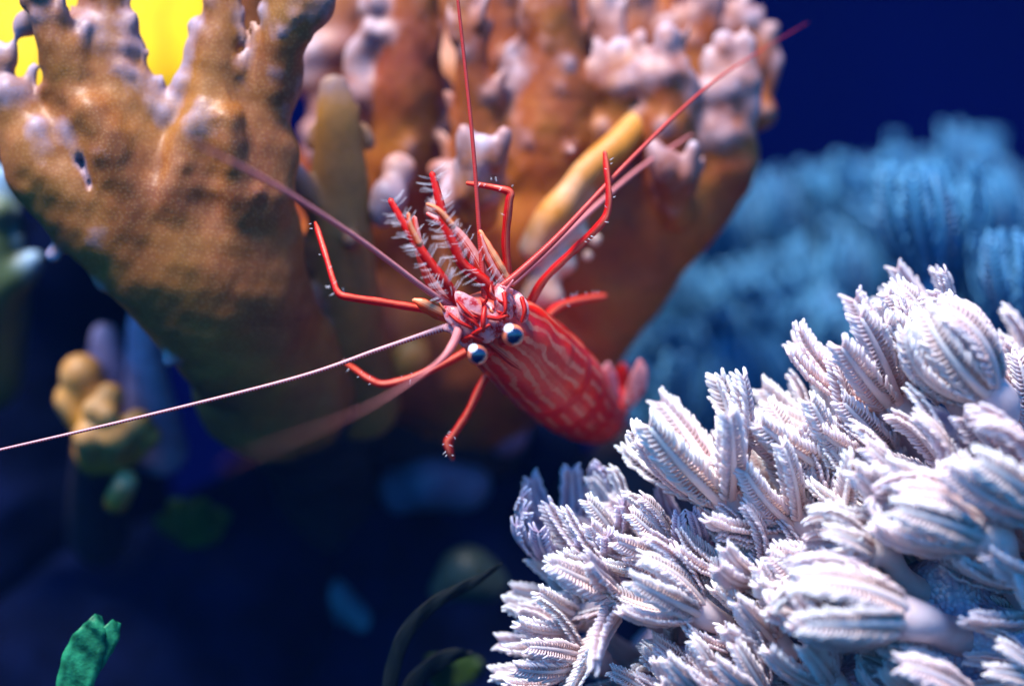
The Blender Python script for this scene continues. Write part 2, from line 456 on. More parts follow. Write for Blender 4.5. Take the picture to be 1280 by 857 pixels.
ROCK = plain('dark_reef_rock', (.0010, .0024, .014), .9, .02, .6, 1.1, 0, 0, .6)
gx = np.linspace(-70, 70, 141); gy = np.linspace(-20, 26, 60)
V = [(x, y, -9.0 + .25 * math.sin(x * .9 + y * .4) + .2 * math.sin(y * 1.3 - x * .5)) for y in gy for x in gx]
F = [(j * 141 + i, j * 141 + i + 1, (j + 1) * 141 + i + 1, (j + 1) * 141 + i) for j in range(59) for i in range(140)]
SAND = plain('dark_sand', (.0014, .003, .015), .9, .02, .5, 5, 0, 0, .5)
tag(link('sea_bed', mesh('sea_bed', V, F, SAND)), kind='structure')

def rock(name, label, blobs, seed, mat=ROCK, h=.14, amp=.22, group='reef rocks under the coral'):
    a = np.array([P(*b[:3]) for b in blobs]); r = np.array([b[3] for b in blobs])[:, None]
    B = Blob((a - r - .6).min(0), (a + r + .6).max(0), h)
    for b in blobs: B.ball(*b[:3], b[3], .5)
    B.wobble(amp, 2.3, seed)
    o = B.build(None, [name], mat, False)[0]
    return tag(o, label, 'rock', group)

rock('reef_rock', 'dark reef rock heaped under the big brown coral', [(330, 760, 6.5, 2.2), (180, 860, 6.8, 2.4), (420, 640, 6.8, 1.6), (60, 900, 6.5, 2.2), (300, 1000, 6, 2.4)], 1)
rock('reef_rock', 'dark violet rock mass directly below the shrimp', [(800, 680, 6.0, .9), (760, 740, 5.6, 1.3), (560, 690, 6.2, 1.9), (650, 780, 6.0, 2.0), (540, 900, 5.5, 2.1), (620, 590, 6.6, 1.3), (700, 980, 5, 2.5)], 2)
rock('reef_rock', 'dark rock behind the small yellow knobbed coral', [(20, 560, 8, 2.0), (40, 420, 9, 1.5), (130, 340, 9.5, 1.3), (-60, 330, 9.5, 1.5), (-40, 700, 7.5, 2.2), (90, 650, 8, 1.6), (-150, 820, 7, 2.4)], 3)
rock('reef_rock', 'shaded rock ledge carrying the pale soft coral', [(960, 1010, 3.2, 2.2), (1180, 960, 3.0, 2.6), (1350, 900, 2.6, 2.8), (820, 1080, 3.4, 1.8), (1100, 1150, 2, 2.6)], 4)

# ------------------------------------------------------------------ big brown cup coral (left)
cA = empty('stony_coral', P(300, 560, 1.6)); tag(cA, 'big brown stony coral cup with thick knobbed fingers and pale tips', 'coral')
lo, hi = box_px(-90, 480, -160, 760, -.4, 6.6)
B = Blob(lo, hi, .055)
B.chain([(430, 720, 6.4, .8), (410, 600, 5.0, .8), (380, 530, 3.7, .85), (345, 478, 2.65, .95)], .5, .62, None, 7)
B.chain([(345, 478, 2.65, .95), (335, 460, 2.4, .97), (292, 390, 1.65, 1.05), (250, 310, 1.3, 1.12)], .6, .62)
B.chain([(250, 310, 1.25, 1.15), (165, 258, 1.05, 1.02), (98, 215, 1.0, .82), (50, 185, 1.05, .52)], .45, .5)
for a, b, r in (((60, 190, 1.2), (110, 240, 6.5), .5), ((140, 230, 1.2), (180, 290, 6.5), .6), ((230, 270, 1.4), (260, 330, 6.5), .7), ((300, 280, 1.6), (320, 340, 6.5), .55), ((20, 150, 1.6), (60, 230, 6.5), .35)):
    B.seg(P(*a), P(*b), r * .8, r, .4, 1)  # unseen rear ledges of the cup, added to shade what lies below
B.chain([(300, 380, 1.9, .72), (312, 260, 1.1, .55), (325, 200, 1.0, .5)], .4, .6)
def finger(B, pts, part, tip=1.0, k=.22, flat=.8, start=.35, knobs=16):
    pts = [(a, b_, y, r * (1 - .26 * i / (len(pts) - 1))) for i, (a, b_, y, r) in enumerate(pts)]
    n = len(pts); tips = [0 if i < (n - 1) * start else tip * ((i / (n - 1) - start) / (1 - start)) ** 1.5 for i in range(n)]
    B.chain(pts, k, flat, tips, part)
    rs = random.Random(int(pts[0][0] * 7 + pts[0][1])); c = catmull(pts, 8)
    for i in range(knobs):                            # upward teeth that fray the edges
        t_ = rs.uniform(.15, .92); q = c[int(t_ * (len(c) - 1))]; s_ = rs.choice((-1, 1)); r = rs.uniform(.055, .10)
        ex = q[0] + s_ * q[3] * 100 * rs.uniform(.62, .9); y_ = q[2] + rs.uniform(-.3, .2) * q[3]; up = rs.uniform(14, 40)
        tp_ = rs.uniform(.35, .95)
        B.seg(P(ex, q[1], y_), P(ex + s_ * up * .35, q[1] - up, y_ - .03), r * 1.25, r * .6, .10, 1, tp_ * .25, tp_, part)
    for i in range(knobs // 3):                       # a few low bumps on the face
        q = c[rs.randrange(0, len(c))]; a = rs.uniform(-.6, .6)
        B.ball(q[0] + a * q[3] * 100, q[1], q[2] - q[3] * flat * math.sqrt(1 - a * a) + .03, rs.uniform(.04, .08), .12, rs.uniform(.2, .9), part)
finger(B, [(62, 215, 1.0, .50), (30, 160, .95, .38), (6, 105, .95, .23), (-3, 60, .95, .14)], 1)
finger(B, [(140, 215, 1.0, .62), (110, 130, .85, .44), (74, 60, .7, .30), (50, 5, .6, .24), (30, -50, .6, .2)], 2, .6)
finger(B, [(90, 120, 1.0, .34), (108, 40, 1.0, .25), (112, -40, 1.1, .22)], 3, .3)
finger(B, [(172, 210, 1.0, .50), (158, 120, .95, .40), (142, 50, .9, .28), (132, -20, .9, .26), (128, -90, .9, .2)], 4, .25)
finger(B, [(250, 225, .95, .52), (262, 150, .85, .42), (270, 80, .8, .36), (272, 10, .8, .28), (266, -70, .8, .2)], 5, .2)
finger(B, [(320, 240, .95, .44), (326, 150, .95, .36), (338, 90, .85, .36), (360, 40, .7, .40), (368, -10, .7, .42), (368, -60, .7, .3)], 6, .2)
B.chain([(312, 170, 1.6, .3), (308, 60, 1.6, .3), (306, -60, 1.6, .3)], .2, .8, [0, 0, .3], 6)
B.ball(395, 8, .7, .26, .2, .2, 6); B.ball(352, 100, .9, .24, .2, 0, 6); B.ball(348, 120, .95, .18, .2, 0, 6)
# knobs, nodules and ragged edges
for px, py, r, pt in [(40, 25, .16, 2), (26, 30, .10, 2), (98, 35, .15, 2),  (118, 30, .13, 4), (160, 32, .14, 4),
                      (168, 60, .10, 4), (180, 105, .11, 4), (188, 122, .10, 4), (195, 140, .1, 4), (133, 55, .09, 4), (10, 118, .12, 1), (25, 125, .11, 1),
                      (245, 32, .13, 5), (243, 62, .13, 5), (238, 85, .11, 5), (230, 105, .11, 5), (222, 122, .11, 5), (214, 138, .11, 5), (208, 148, .09, 5),
                      (292, 25, .11, 5), (298, 50, .09, 5), (335, 15, .12, 6), (345, 25, .10, 6)]:
    B.ball(px, py, .92, r * 1.2, .18, .7, pt)
for px, py, y, r in [(45, 160, .60, .08), (54, 188, .60, .07), (250, 155, .52, .08), (122, 207, .60, .06), (125, 295, .66, .05),
                     (128, 352, 1.05, .10), (68, 318, 1.05, .10), (10, 145, .95, .1), (212, 450, 1.3, .09)]:
    B.ball(px, py, y + .05, r, .14, 1.0, 0)
for px, py in [(84, 160), (90, 172), (96, 188), (110, 222), (103, 200)]: B.ball(px, py, .70, .09, .12, .9, 0)
for c_ in ([(185, 340, 1.05, .14), (150, 220, .58, .16), (118, 140, .52, .14)], [(292, 330, 1.05, .14), (292, 230, .58, .16), (284, 150, .5, .12)], [(232, 350, 1.05, .14), (215, 250, .62, .15), (225, 190, .62, .1)],
           [(120, 300, .95, .12), (75, 235, .68, .14), (40, 180, .72, .1)]): B.chain(c_, .35, 1.0)
B.seg(P(307, 60, .38), P(304, 240, .30), .10, .05, .2, 1, 0, 0, 0, True)
B.seg(P(85, 158, .35), P(90, 180, .35), .035, .05, .05, 4, .6, .6, 0, True)
B.seg(P(95, 196, .35), P(108, 232, .35), .06, .03, .05, 4, .6, .6, 0, True)
B.wobble(.05, 3.0, 5); B.wobble(.03, 7.0, 6)
B.build(cA, ['cup'] + ['finger'] * 6 + ['stem'], [CORAL_A] * 7 + [CORAL_SHADE])

# ------------------------------------------------------------------ rust-brown plate coral (centre and right)
cB = empty('stony_coral', P(600, 560, 3.5)); tag(cB, 'rust brown branching coral with white knobs behind the shrimp', 'coral')
lo, hi = box_px(310, 1000, -140, 740, .8, 7.8)
B = Blob(lo, hi, .06)
B.chain([(560, 700, 7.4, .9), (565, 590, 6.0, 1.0), (590, 465, 4.6, 1.08)], .5, .6, None, 15)
B.chain([(590, 465, 4.6, 1.08), (600, 440, 4.3, 1.1), (620, 380, 3.7, 1.15), (690, 280, 3.2, 1.15), (770, 240, 3.0, .95), (850, 230, 2.9, .70)], .5, .6)
B.chain([(600, 420, 3.8, 1.2), (520, 340, 3.6, 1.0), (460, 300, 3.8, .9), (420, 330, 3.8, .6)], .5, .6)
B.chain([(690, 430, 3.6, .95), (790, 330, 3.3, .68), (880, 235, 3.0, .48), (912, 180, 2.9, .40)], .4, .7)
B.chain([(600, 470, 4.2, .8), (480, 440, 3.4, .85), (400, 400, 3.0, .75), (360, 330, 3.0, .5)], .5, .6)
B.chain([(560, 540, 5.0, .8), (460, 505, 4.2, .65), (400, 475, 3.8, .55)], .5, .6, None, 15)  # low cup edge joins the stem part for its painted shade
B.chain([(380, 300, 5.6, .5), (450, 200, 5.6, .8), (600, 120, 5.6, .95), (760, 120, 5.3, .85), (880, 170, 4.6, .6)], .4, .6)
B.chain([(430, 60, 5.8, .6), (600, 0, 5.9, .8), (760, 20, 5.6, .7), (850, 60, 5.2, .45)], .4, .6)
finger(B, [(485, 300, 3.3, .62), (500, 180, 2.9, .55), (508, 90, 2.7, .52), (520, 0, 2.6, .44), (525, -80, 2.6, .3)], 1, .3, .3)
finger(B, [(430, 300, 4.6, .42), (412, 200, 4.6, .38), (425, 90, 4.5, .42), (415, -20, 4.5, .4), (400, -90, 4.5, .3)], 2, .5, .3)
finger(B, [(605, 300, 2.8, .5), (603, 190, 2.6, .46), (594, 110, 2.4, .32), (582, 40, 2.3, .24), (572, -40, 2.3, .16)], 3, .25, .2, .5)
finger(B, [(690, 290, 3.0, .7), (690, 180, 2.7, .66), (694, 90, 2.6, .52), (690, 0, 2.5, .48), (686, -80, 2.5, .3)], 4, .35, .3)
finger(B, [(632, 150, 3.6, .3), (628, 60, 3.6, .36), (622, -40, 3.5, .3)], 5, .2, .25)
finger(B, [(762, 230, 2.9, .42), (770, 140, 2.6, .33), (774, 90, 2.5, .27), (774, 62, 2.5, .2)], 6, .9, .2, .8, .5)
finger(B, [(742, 150, 2.9, .2), (752, 80, 2.9, .19), (758, 20, 2.9, .2), (762, -30, 2.9, .16)], 7, 1.0, .15, .8, 0)
finger(B, [(832, 225, 2.6, .40), (832, 150, 2.4, .36), (832, 95, 2.3, .28), (834, 45, 2.3, .235)], 8, .9, .18, .9, .6)
finger(B, [(905, 205, 2.8, .44), (905, 150, 2.7, .38), (908, 95, 2.6, .30), (905, 50, 2.6, .20)], 9, .8, .2, .9, .2)
finger(B, [(790, 140, 3.9, .36), (800, 50, 3.9, .3), (790, -30, 3.9, .26)], 10, .7, .2)
finger(B, [(870, 150, 3.8, .34), (868, 60, 3.8, .32), (872, 10, 3.8, .26), (880, -60, 3.8, .2)], 11, .8, .2)
finger(B, [(600, 270, 1.9, .28), (603, 225, 1.6, .235), (605, 182, 1.45, .19)], 12, 1.0, .15, .9, .2)
finger(B, [(846, 262, 2.5, .26), (845, 230, 2.1, .225), (838, 200, 2.0, .2)], 13, .55, .15, .7, .2)
finger(B, [(942, 140, 3.4, .3), (935, 60, 3.4, .24), (930, 0, 3.4, .2)], 14, .8, .2)
for px, py, y, r, pt in [(462, 10, 2.5, .18, 1), (474, 4, 2.4, .12, 1), (464, 38, 2.4, .14, 1), (455, 55, 2.5, .14, 1), (446, 68, 2.5, .15, 1), (442, 90, 2.55, .15, 1),
                         (448, 110, 2.6, .13, 1), (455, 120, 2.5, .12, 1), (452, 140, 2.7, .12, 1), (482, 42, 2.3, .1, 1), (450, 165, 2.9, .11, 1),
                         (548, 112, 3.0, .2, 1), (532, 140, 3.0, .15, 1), (522, 158, 3.0, .15, 1), (510, 182, 2.9, .17, 1), (560, 155, 2.8, .15, 1), (545, 165, 2.8, .14, 1),
                         (403, 65, 4.2, .22, 2), (378, 75, 4.2, .2, 2), (370, 95, 4.2, .16, 2), (425, 60, 4.2, .2, 2), (395, 110, 4.2, .2, 2), (405, 140, 4.2, .2, 2), (388, 165, 4.2, .16, 2),
                         (395, 190, 4.2, .14, 2), (380, 240, 4.2, .14, 2), (345, 290, 4.0, .13, 2), (430, 180, 4.2, .15, 2),
                         (485, 245, 1.9, .30, 0), (498, 215, 2.1, .22, 0), (478, 270, 1.9, .18, 0), (560, 240, 1.8, .15, 0), (575, 215, 1.9, .15, 0), (550, 215, 2.0, .2, 0), (545, 265, 1.7, .15, 0),
                         (640, 62, 2.5, .1, 5), (654, 55, 2.5, .1, 5), (664, 75, 2.4, .1, 5), (634, 80, 2.5, .1, 5), (632, 95, 2.5, .1, 5), (648, 105, 2.5, .11, 5), (666, 92, 2.4, .09, 5),
                         (716, 190, 2.02, .08, 0),
                         (815, 92, 2.15, .10, 8), (856, 98, 2.2, .11, 8), (812, 72, 2.2, .08, 8), (836, 90, 2.02, .07, 8), (858, 125, 2.2, .1, 8), (862, 150, 2.3, .09, 8), (808, 110, 2.2, .09, 8),
                         (932, 85, 2.5, .12, 9), (938, 108, 2.5, .13, 9), (936, 138, 2.5, .14, 9), (925, 165, 2.5, .15, 9), (890, 120, 2.4, .13, 9), (885, 150, 2.4, .13, 9),
                         (890, 80, 2.45, .1, 9), (925, 60, 2.5, .09, 9), (905, 170, 2.35, .14, 9), (870, 165, 2.5, .09, 9)]:
    B.ball(px, py, y + .14, r * R.uniform(.85, 1.1), .2, R.uniform(.4, .95), pt)
B.wobble(.055, 2.9, 8); B.wobble(.03, 7.0, 9)
B.build(cB, ['cup'] + ['branch'] * 14 + ['stem'], [CORAL_B] * 15 + [CORAL_SHADE])

# ridge of bright orange growth on the cup, pink lumps low on it
lo, hi = box_px(600, 830, 130, 440, 1.0, 4.4)
B = Blob(lo, hi, .05)
B.chain([(798, 152, 2.45, .17), (768, 184, 2.2, .22), (738, 212, 2.1, .20), (714, 240, 2.05, .19), (692, 268, 2.0, .22), (664, 310, 2.05, .18)], .12, .9, [0, 0, .2, .4, .2, .6])
B.chain([(735, 245, 2.2, .13), (700, 300, 2.2, .17), (680, 350, 2.2, .2), (665, 375, 2.3, .18)], .15, .8, [.6, 1, .9, 1])
for px, py, r in [(745, 300, .1), (735, 320, .09), (708, 330, .14), (690, 370, .16), (722, 290, .12)]: B.ball(px, py, 2.2, r, .12, .9)
B.wobble(.03, 5, 3)
B.build(cB, ['growth_ridge'], CORAL_O, False)

# olive blade with a notch (in front of the rust coral)
cD = empty('stony_coral', P(420, 460, 2.3)); tag(cD, 'thin olive coral blade with notched dark edge and rounded tip', 'coral')
lo, hi = box_px(340, 520, 70, 560, 1.0, 3.4)
B = Blob(lo, hi, .05)
B.chain([(450, 500, 3.0, .55), (432, 400, 2.4, .52), (425, 300, 2.1, .46), (424, 220, 2.0, .38), (421, 150, 1.9, .28), (418, 112, 1.9, .21)], .2, .42, [0, 0, 0, 0, 0, .7])
B.chain([(412, 275, 2.05, .2), (382, 240, 1.9, .18), (364, 212, 1.8, .14)], .12, .6, [0, .2, .8], 1)
for px, py, r in [(398, 165, .12), (392, 180, .1), (452, 168, .12), (460, 180, .1), (440, 140, .1), (392, 310, .2), (385, 330, .14), (384, 370, .2), (380, 385, .12), (400, 420, .2)]:
    B.ball(px, py, 2.1, r, .1, .35, 0, .7)
B.ball(392, 400, 2.0, .16, .12, .9); B.ball(440, 300, 1.75, .12, .1, .3)
B.wobble(.03, 4, 12)
B.build(cD, ['blade', 'side_lobe'], CORAL_D)

# small knobbed corals at the left
cY = empty('stony_coral', P(120, 660, 3.4)); tag(cY, 'small coral cluster of round yellow orange knobs on a dim stalk', 'coral')
lo, hi = box_px(20, 260, 380, 760, 1.6, 5.0)
B = Blob(lo, hi, .055)
B.chain([(125, 680, 5.4, .5), (122, 610, 4.4, .42), (125, 560, 3.6, .4)], .3, .9)
for i, (px, py, y, r) in enumerate([(102, 468, 3.4, .36), (90, 500, 3.5, .3), (138, 495, 3.0, .24), (118, 512, 2.9, .22), (135, 520, 2.8, .2), (172, 530, 3.0, .26), (148, 545, 2.9, .3), (112, 545, 3.0, .3), (190, 545, 3.1, .18), (160, 600, 3.2, .2)]):
    B.chain([(128 + (px - 128) * .55, py + 26, 3.5, r * .8), (px, py, y, r * .82)], .09, 1, [0, .5 if i != 9 else 1.0], i + 1)
B.wobble(.03, 4, 13)
B.build(cY, ['stalk'] + ['knob'] * 10, [CORAL_SHADE] + [CORAL_Y] * 10)  # stalk takes the dark colour that stands for shade
cG = empty('stony_coral', P(0, 420, 3.6)); tag(cG, 'dim green coral nub with pale blue tips under the big brown cup', 'coral')
lo, hi = box_px(-140, 110, 180, 520, 2.0, 5.2)
B = Blob(lo, hi, .06)
B.chain([(-30, 460, 4.2, .7), (-15, 370, 3.8, .6), (-5, 300, 3.6, .42), (5, 225, 3.5, .22)], .25, .9, [0, 0, 0, 1])
B.chain([(-10, 360, 3.7, .4), (20, 345, 3.5, .28), (42, 326, 3.4, .15)], .15, 1, [0, .1, 1], 1)
B.ball(15, 270, 3.4, .14, .1, .8, 1); B.ball(20, 300, 3.4, .1, .1, .8, 1); B.ball(0, 265, 3.3, .2, .1, .2, 1)
B.wobble(.03, 4, 14)
B.build(cG, ['stalk', 'side_lobe'], CORAL_G)
cV = empty('stony_coral', P(190, 520, 4.0)); tag(cV, 'violet coral blade leaning behind the yellow knobs', 'coral')
lo, hi = box_px(90, 280, 360, 620, 2.6, 5.4)
B = Blob(lo, hi, .06)
B.chain([(200, 560, 4.4, .4), (185, 480, 4.0, .32), (180, 425, 3.8, .26), (176, 398, 3.7, .18)], .2, .6, [.6, .8, .9, 1])
B.chain([(150, 540, 4.6, .35), (135, 460, 4.3, .3), (130, 420, 4.2, .2)], .2, .6, [.2, .4, .8], 1)
B.build(cV, ['blade', 'side_lobe'], coral_mat('violet_coral', (.10, .06, .14), (.16, .09, .2), (.2, .1, .2), (.42, .34, .56), .2))

# blurred lumps low in the reef
def lump(label, blobs, mat, seed, name='stony_coral', cat='coral'):
    a = np.array([P(*b[:3]) for b in blobs]); r = np.array([b[3] for b in blobs])[:, None]
    B = Blob((a - r - .4).min(0), (a + r + .4).max(0), .08)
    for b in blobs: B.ball(*b[:3], b[3], .2, R.uniform(0, .5))
    B.wobble(.08, 4, seed)
    return tag(B.build(None, [name], mat, False)[0], label, cat)
lump('blue grey coral lump on the rock below the shrimp', [(540, 600, 4.6, .45), (575, 610, 4.7, .4), (505, 615, 4.8, .35)], coral_mat('slate_coral', (.035, .06, .14), (.05, .08, .17), (.07, .09, .19), (.1, .15, .28), .2), 21)
lump('violet coral lump below the shrimp tail', [(600, 525, 4.4, .36), (630, 540, 4.6, .4), (575, 545, 4.7, .3)], coral_mat('mauve_coral', (.16, .10, .22), (.20, .12, .26), (.24, .14, .28), (.34, .26, .44), .2), 22)
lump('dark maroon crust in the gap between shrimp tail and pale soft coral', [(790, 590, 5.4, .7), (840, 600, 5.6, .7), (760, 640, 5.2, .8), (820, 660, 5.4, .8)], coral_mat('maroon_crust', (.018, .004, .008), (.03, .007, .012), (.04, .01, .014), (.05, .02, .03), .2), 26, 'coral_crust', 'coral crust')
lump('pinkish coral knob under the shrimp head', [(500, 452, 3.0, .22), (518, 446, 3.0, .24), (486, 462, 3.2, .2)], CORAL_O, 23)
lump('pale olive coral lump above the dark seaweed blade', [(590, 720, 4.2, .45), (618, 745, 4.4, .4), (570, 745, 4.5, .4)], coral_mat('pale_olive_coral', (.012, .022, .014), (.018, .03, .02), (.025, .04, .025), (.04, .06, .05), .2), 24)
lump('teal coral crust low on the rock', [(430, 760, 5.0, .32), (470, 790, 4.8, .35), (450, 775, 4.9, .3), (410, 745, 5, .25)], coral_mat('teal_coral', (.010, .04, .07), (.015, .055, .09), (.02, .07, .11), (.04, .11, .17), .2), 25)

# ------------------------------------------------------------------ seaweed
ALGA = plain('green_alga', (.018, .22, .10), .5, .25, .55, 7, .35, 0, .3)
ALGA_Y = plain('yellow_green_alga', (.045, .085, .008), .5, .3, .35, 4, .3)
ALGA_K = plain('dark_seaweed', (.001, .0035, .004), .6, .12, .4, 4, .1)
def blade_data(pts, nv=7, wave=.02, seed=0):
    """a leaf: (px,py,depth,halfwidth) ribs, closed, with real thickness"""
    c = catmull([(*P(a, b, y), w) for a, b, y, w in pts], 8)
    rs = random.Random(seed); V = []; F = []; n = len(c)
    for i in range(n):
        t = c[min(i + 1, n - 1), :3] - c[max(i - 1, 0), :3]; t /= np.linalg.norm(t) + 1e-9
        s = np.cross(t, (0, -1, 0)); s /= np.linalg.norm(s) + 1e-9; nn = np.cross(s, t)
        for k in range(nv):
            q = 2 * k / (nv - 1) - 1
            w = wave * math.sin(i * .8 + q * 2 + seed) + .12 * c[i, 3] * q * q
            for sg in (-1, 1):
                V.append(c[i, :3] + s * q * c[i, 3] * (1 + .03 * math.sin(i * 1.1 + seed)) + nn * (w + sg * .03 * (1.05 - abs(q))))
    for i in range(n - 1):
        for k in range(nv - 1):
            a = (i * nv + k) * 2; b = ((i + 1) * nv + k) * 2
            F.append((a, a + 2, b + 2, b)); F.append((a + 1, b + 1, b + 3, a + 3))
    for i in range(n - 1):
        for k in (0, nv - 1):
            a = (i * nv + k) * 2; b = ((i + 1) * nv + k) * 2; F.append((a, b, b + 1, a + 1) if k == 0 else (a, a + 1, b + 1, b))
    return V, F
gw = empty('seaweed', P(95, 900, .4)); tag(gw, 'bright green seaweed sprig with two blunt lobes beside dark rock', 'seaweed')
for i, pts in enumerate([[(85, 900, .5, .16), (95, 850, .45, .24), (108, 810, .4, .24), (118, 785, .35, .15), (123, 768, .35, .05)],
                         [(105, 850, .5, .12), (122, 815, .42, .16), (136, 795, .38, .14), (146, 776, .36, .06)],
                         [(88, 870, .6, .1), (96, 820, .6, .13), (103, 790, .55, .06)]]):
    v, f = blade_data(pts, seed=i); link('lobe', mesh('lobe', v, f, ALGA), gw)
kw = empty('seaweed', P(490, 900, .9)); tag(kw, 'dark arching seaweed blade curving up toward the pale soft coral', 'seaweed')
v, f = blade_data([(482, 900, .9, .09), (490, 840, .9, .10), (508, 790, .9, .10), (545, 752, .9, .085), (590, 728, .85, .065), (628, 704, .8, .02)], seed=5)
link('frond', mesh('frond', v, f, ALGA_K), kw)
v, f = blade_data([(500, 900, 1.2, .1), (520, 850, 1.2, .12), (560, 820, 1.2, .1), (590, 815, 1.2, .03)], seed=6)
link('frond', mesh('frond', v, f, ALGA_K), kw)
def tuft(label, px, py, y, n, L, mat, seed):
    t = empty('seaweed', P(px, py, y)); tag(t, label, 'seaweed')
    rs = random.Random(seed)
    for i in range(n):
        a = rs.uniform(-1.2, 1.2); l = L * rs.uniform(.6, 1.1); dy = rs.uniform(-.8, .2)
        v, f = blade_data([(px + a * 8, py + 10, y, .1), (px + math.sin(a) * l * 50, py - math.cos(a) * l * 55, y + dy * .5, .2), (px + math.sin(a) * l * 100, py - math.cos(a) * l * 80, y + dy, .06)], seed=i)
        link('lobe', mesh('lobe', v, f, mat), t)
tuft('dim yellow green seaweed tuft on the rock under the brown cup', 250, 670, 4.6, 9, .6, ALGA_Y, 3)
tuft('dim dark green seaweed tuft on the rock near the dark blade', 560, 850, 3.6, 6, .5, ALGA_Y, 4)

# ------------------------------------------------------------------ yellow fish behind the brown coral
def fish_mat():
    m, n, l, b = new_mat('yellow_fish_skin')
    co = n.new('ShaderNodeTexCoord').outputs['Object']
    w = n.new('ShaderNodeTexWave'); w.inputs['Scale'].default_value = .5; w.inputs['Distortion'].default_value = 6; w.inputs['Detail'].default_value = 2
    l.new(co, w.inputs['Vector'])
    r = ramp(n, [(.0, (.52, .30, .0)), (1, (.62, .40, .002))]); l.new(w.outputs[0], r.inputs[0])
    l.new(r.outputs[0], b.inputs['Base Color']); b.inputs['Roughness'].default_value = .6; b.inputs['Specular IOR Level'].default_value = .1
    return m
FISH = fish_mat(); FISH_E = plain('fish_eye', (.01, .01, .012), .1, .6)
fr = empty('fish', P(110, 30, 5.6)); tag(fr, 'bright yellow deep bodied fish blurred behind the brown coral fingers', 'fish')
def ellipse_fish(cx, cy, y, a, b, th):
    V = []; F = []; nu, nv = 40, 20
    for j in range(nv + 1):
        ph = math.pi * j / nv
        for i in range(nu):
            th_ = 2 * math.pi * i / nu
            x = math.cos(ph); rr = math.sin(ph)
            tail = 1 - .55 * max(0, x) ** 1.5; snout = 1 - .35 * max(0, -x) ** 2
            V.append(P(cx, cy, y) + Vector((a * x, th * rr * math.cos(th_) * tail, b * rr * math.sin(th_) * tail * snout)))
    for j in range(nv):
        for i in range(nu):
            i2 = (i + 1) % nu; F.append((j * nu + i, j * nu + i2, (j + 1) * nu + i2, (j + 1) * nu + i))
    return V, F
v, f = ellipse_fish(110, 0, 5.6, 3.6, 2.5, .7); link('body', mesh('body', v, f, FISH), fr)
fr.rotation_euler.x = math.radians(-38)
for nm, pts in (('dorsal_fin', [(-70, -110, 5.6, .3), (30, -190, 5.6, .5), (160, -185, 5.6, .55), (300, -110, 5.6, .4), (350, -70, 5.6, .1)]),
                ('anal_fin', [(20, 165, 5.6, .2), (120, 180, 5.6, .3), (230, 150, 5.6, .3), (340, 80, 5.6, .1)]),
                ('tail_fin', [(390, -110, 5.6, .15), (410, -40, 5.6, .3), (412, 20, 5.6, .3), (395, 110, 5.6, .15)])):
    v, f = blade_data(pts, seed=2); link(nm, mesh(nm, v, f, FISH), fr)
for sy in (-1,):
    v, f, _ = px_tube([(-110, -30, 5.12, 16), (-110, -30, 4.98, 12)], ns=14); link('eye', mesh('eye', v, f, FISH_E), fr)

# ------------------------------------------------------------------ soft coral polyps
def tentacle_data(a0, curl, seed, rows=23, wid=1.0, full=True):
    """unit-length feathered tentacle growing up +Z, leaning out to +X, with combs of pinnules"""
    rs = random.Random(seed); N = 14
    p = np.zeros(3); ang = a0; pts = [(*p, .060)]; tang = []
    side = rs.uniform(-.25, .25)
    for i in range(N):
        t = (i + 1) / N
        d = np.array((math.sin(ang), side * t, math.cos(ang))); d /= np.linalg.norm(d); tang.append(d)
        p = p + d / N; pts.append((*p, .060 * (1 - .5 * t)))
        ang += curl / N * (.4 + 1.2 * t)
    tang.append(tang[-1])
    V, F, U = tube_data(pts, ns=6, sub=1, ref=(0, 1, 0))
    tip = [.45 + .35 * u[2] for u in U]
    pa = np.array(pts)[:, :3]
    for i in range(rows):
        t = .10 + .90 * i / (rows - 1)
        q = t * N; k = min(int(q), N - 1); fr_ = q - k
        c = pa[k] * (1 - fr_) + pa[k + 1] * fr_; T = tang[k]
        Bn = np.cross(T, (0, 1, 0)); Bn = -Bn / np.linalg.norm(Bn)
        # inner side of the tentacle points to the polyp axis
        inn = np.array((-T[2], 0, T[0])); inn /= np.linalg.norm(inn)
        lat = np.cross(T, inn)
        L = .175 * wid * (.45 + .55 * math.sin(math.pi * min(1, t * .80 + .12)) ** .6) * rs.uniform(.92, 1.08)
        combs = ((1, -.45, 1.0), (-1, -.45, 1.0), (1, .5, .9), (-1, .5, .9)) if full else ((1, .35, 1), (-1, .35, 1))
        for s, iw, ls in combs:
            d0 = lat * s + inn * iw + T * (.18 + .8 * t ** 4); d0 /= np.linalg.norm(d0)
            d1 = lat * s * (.50 if iw < 0 else .35) + inn * (.30 if iw < 0 else .55) + T * .85; d1 /= np.linalg.norm(d1)
            l = L * ls * rs.uniform(.88, 1.1)
            j = np.array([rs.uniform(-.06, .06) for _ in range(3)])
            s0 = c + d0 * .02; s1 = s0 + (d0 + j) * l * .5; s2 = s1 + (d1 + j) * l * .5
            o = len(V); th = .0180
            for sp, r in ((s0, th), (s1, th * 1.1), (s2, th * .85)):
                dd = d0 if sp is s0 else d1
                e1 = T - dd * np.dot(T, dd); e1 /= np.linalg.norm(e1) + 1e-9; e2 = np.cross(dd, e1)
                for g in range(4):
                    an = math.pi / 2 * g; V.append(sp + r * (math.cos(an) * e1 + math.sin(an) * e2))
            V.append(s2 + d1 * th)
            base = .02 + .40 * t ** 1.5
            tip += [base] * 4 + [base + .25] * 4 + [min(1.2, base + .62)] * 5
            for rr in range(2):
                for g in range(4):
                    g2 = (g + 1) % 4; F.append((o + rr * 4 + g, o + rr * 4 + g2, o + (rr + 1) * 4 + g2, o + (rr + 1) * 4 + g))
            for g in range(4): F.append((o + 8 + g, o + 8 + (g + 1) % 4, o + 12))
    return V, F, tip

